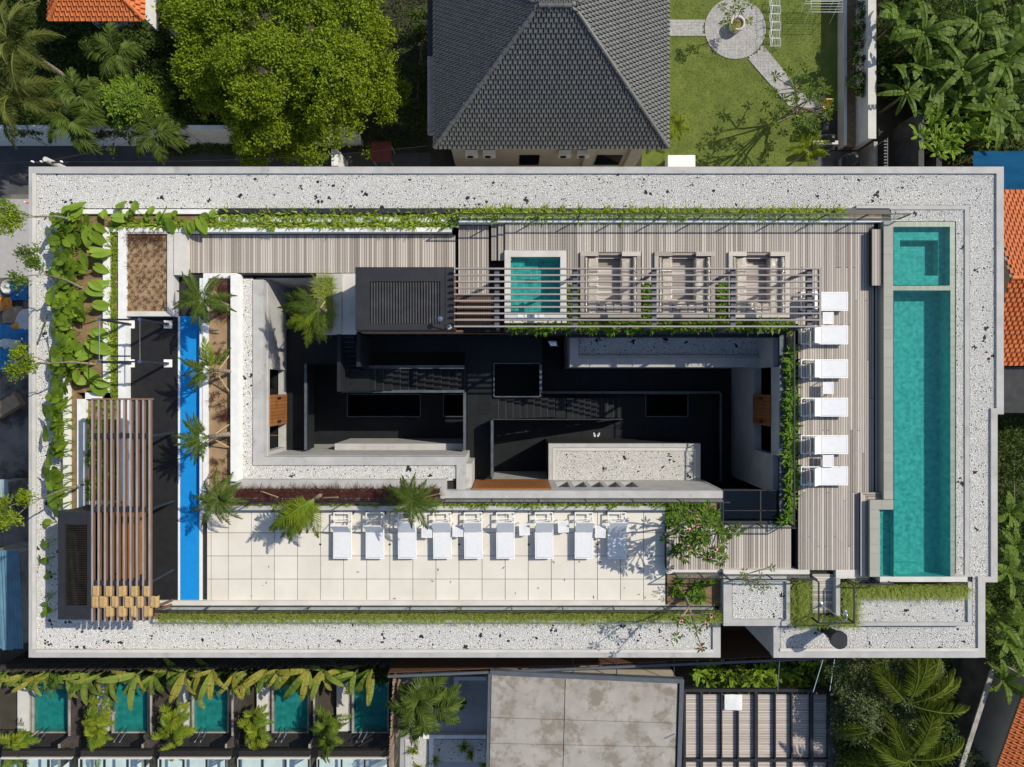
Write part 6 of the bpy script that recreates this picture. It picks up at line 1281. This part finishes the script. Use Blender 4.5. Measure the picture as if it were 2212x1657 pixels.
# ---------------------------------------------------------------- bananas
def banana_leaf(name, L, W, mat, up, droop, tear=.25):
    a = LV(); n = 16; t = np.linspace(0,1,n+1); ang = up-droop*t; X = np.r_[0, np.cumsum(np.cos(ang[:-1])*L/n)]; Z = np.r_[0, np.cumsum(np.sin(ang[:-1])*L/n)]
    w = W*.5*np.clip(np.sin(np.pi*np.clip(t*.93+.05,0,1)),0,1)**.55; w[:2] *= (.08,.5)
    for sd in (1,-1):
        sag = .15
        for i in range(1, n):
            g = rng.uniform(0,.5) if rng.random() < tear else 0; x0, x1 = X[i], X[i+1]-(X[i+1]-X[i])*g; z0, z1 = Z[i], Z[i+1]
            if rng.random() < tear: sag = rng.uniform(-.1,.55)
            f = .25*L/n
            V = [(x0,0,z0),(x1,0,z1),(x1+f,sd*w[i+1],z1-sag*w[i+1]+.12*w[i+1]),(x0+f,sd*w[i],z0-sag*w[i]+.12*w[i])]
            a.add(V, [(0,1,2),(0,2,3)] if sd > 0 else [(0,2,1),(0,3,2)])
    mb = MB().tube([(x,0,z+.01) for x, z in zip(X[::2], Z[::2])], .02, .005, 4); a.add(np.array([tuple(v) for v in mb.v]), np.array([q for f_ in mb.f if len(f_) == 4 for q in ((f_[0],f_[1],f_[2]),(f_[0],f_[2],f_[3]))]))
    return a.mesh(name, mat)
BL = [banana_leaf('leaf', L, W, l_ban, u, d, tr) for L, W, u, d, tr in ((2.0,.55,1.1,1.3,.25),(1.8,.5,.8,1.5,.4),(2.2,.55,1.2,1.0,.2),(1.6,.5,.5,1.2,.35))]
BLN = [banana_leaf('leaf', L, W, mt, u, d, tr) for mt in (l_ban, LM('leaf_banana_yellow_green',(.26,.32,.06),(.15,.2,.03),.6,.6), LM('leaf_banana_yellowing',(.38,.34,.06),(.2,.2,.03),.6,.6)) for L, W, u, d, tr in ((2.0,.36,.9,1.5,.2),(1.7,.3,.6,1.3,.3),(2.3,.4,1.1,1.6,.15),(1.5,.3,.3,1.0,.5),(1.9,.34,.7,1.9,.1))][:13]  # leaf colours: green, paler yellow-green and yellowing
def banana(x, y, z, n, label, group, az=None, azs=1.0, sc=1.0, meshes=BL, base=0.0, cat='banana plant', name='banana_plant', tilt=(-.2,.35)):
    c = Vector(P(x,y,z)); T = empty(name, (c.x,c.y,base), label, cat, group); h = z-base; obj('stem', MB().tube([(c.x,c.y,base),(c.x+.04,c.y,base+h*.5),(c.x,c.y,base+h)], .1*sc, .06*sc, 7), M('banana_stem',(.16,.19,.06),(.1,.1,.04),4,.7) if 'banana_stem' not in MATS else MATS['banana_stem'], T)
    for i in range(n):
        o = link('leaf', random.choice(meshes), T); o.location = (0,0,h*.97); o.rotation_euler = (random.uniform(-.3,.3), random.uniform(*tilt), (2.4*i+random.uniform(-.3,.3)) if az is None else az+random.gauss(0,azs)); k = sc*random.uniform(.75,1.15); o.scale = (k,k,k)
for x, y in ((2000,70),(2060,110),(1985,140),(2120,60),(2180,40),(2150,130),(2060,190),(2110,200),(2185,190),(2200,110),(1960,200),(2030,30),(2190,260),(2085,40),(2015,175),(2140,235),(2080,150),(1935,40)): banana(x+random.uniform(-8,8), y, 2.3+random.random(), 9, 'banana plant in the thicket east of the white garden wall', 'banana thicket', None, 1, random.uniform(.8,1.2), BLN[:5]+BL[:2])
LB = [banana_leaf('leaf', L, .2, LM('leaf_ginger',(.27,.38,.03),(.10,.21,.014),.8), 1.0, d, .05) for L, d in ((.8,1.1),(.7,1.5),(.9,.9))]
for i in range(40): x, y = random.uniform(1985,2150), random.uniform(222,335); banana(x, y if x < 2060 or y < 300 else y-35, 2.2, 7, 'glossy ginger-like plant below the banana thicket', 'ginger plants', None, 1, 1.0, LB, 0, 'plant', 'ginger_plant', (-.5,.4))
for x, y in ((2182,1110),(2196,1180),(2178,1235),(2150,1330),(2175,1385),(2168,1470),(2205,1340)): banana(x, y, 2.0+random.random(), 8, 'banana plant beside the east hotel wall', 'bananas by the east wall', None, 1, .8)
for i in range(24): banana(4+i*35+random.uniform(-12,12), 1462+random.uniform(-10,6)-i*.5, 1.9+random.random()*.9, 7, 'banana plant leaning out from the dark bamboo fence', 'bananas along the bamboo fence', -math.pi/2-.35, .85, random.uniform(.5,.95), BLN)
FP = [clump_mesh('fan_palm', 60, .9, .05, l_palm, (-.2,1.2), (.2,.8), .05) for _ in range(2)]
scatter('fan_palm', FP, [(115,1478),(455,1478),(640,1470),(780,1475)], 1.9, 'fan palm tuft between the banana plants along the fence', 'palm', 'fan palms along the fence', (.9,1.1))
for i in range(28): banana(1508+i*10, 1452+random.uniform(-14,24), 2.5, 8, 'broad-leaved plant filling the gap north of the black pergola', 'plants north of the black pergola', None, 1, 1.05, LB, 0, 'plant', 'ginger_plant', (-.5,.4))
# ---------------------------------------------------------------- ground cover
def cover(name, polys, z0, z1, n, size, mat, label):
    a = LV()
    for r in polys:
        x0, y1, _ = P(r[0],r[1],.3); x1, y0, _ = P(r[2],r[3],.3); k = int(n*abs((x1-x0)*(y1-y0)))
        B = np.c_[rng.uniform(x0,x1,k), rng.uniform(y0,y1,k), np.zeros(k)]; hgt = z0+(z1-z0)*np.clip(.5+.5*np.sin(B[:,0]*1.7+np.sin(B[:,1]*2.1))*np.cos(B[:,1]*1.3+.6*B[:,0]),0,1)
        B[:,2] = hgt*rng.uniform(.35,1.0,k); D = rdir(k); D[:,2] = np.abs(D[:,2])*.3
        a.leaves(B, D, np.tile([0,0,1.0],(k,1))+rng.normal(0,.5,(k,3)), rng.uniform(.6,1.4,k)*size, rng.uniform(.3,.5,k)*size, .12, .5, .1)
    V = np.vstack(a.V); c = V.mean(0); c[2] = 0; a.V = [V-c]
    return tag(link(name, a.mesh(name, mat), None, c), label, 'ground cover', None, 'stuff')
cover('thicket_ground_cover', [(1898,-160,2420,215), (1985,215,2420,350)], .1, 1.1, 220, .26, l_dark, 'tangled green ground cover under the banana thicket')
cover('northwest_ground_cover', [(-220,-120,350,268), (350,60,520,330)], .05, .8, 150, .28, l_dark, 'shaded leafy ground cover behind the boundary wall')
cover('yard_ground_cover', [(700,-150,922,320)], .02, .4, 120, .16, l_dark, 'shaded weeds beside the grey-roofed house')
cover('east_ground_cover', [(2130,900,2420,1440)], .05, .7, 160, .24, l_dark, 'weeds and creepers along the east hotel wall')
cover('southeast_ground_cover', [(1805,1420,2060,1800)], .1, 1.0, 150, .26, l_dark, 'dark leafy ground cover below the coconut palms')
cover('fence_ground_cover', [(-20,1440,840,1472)], .1, 1.0, 120, .3, l_dark, 'shaded foliage at the foot of the dark bamboo fence')
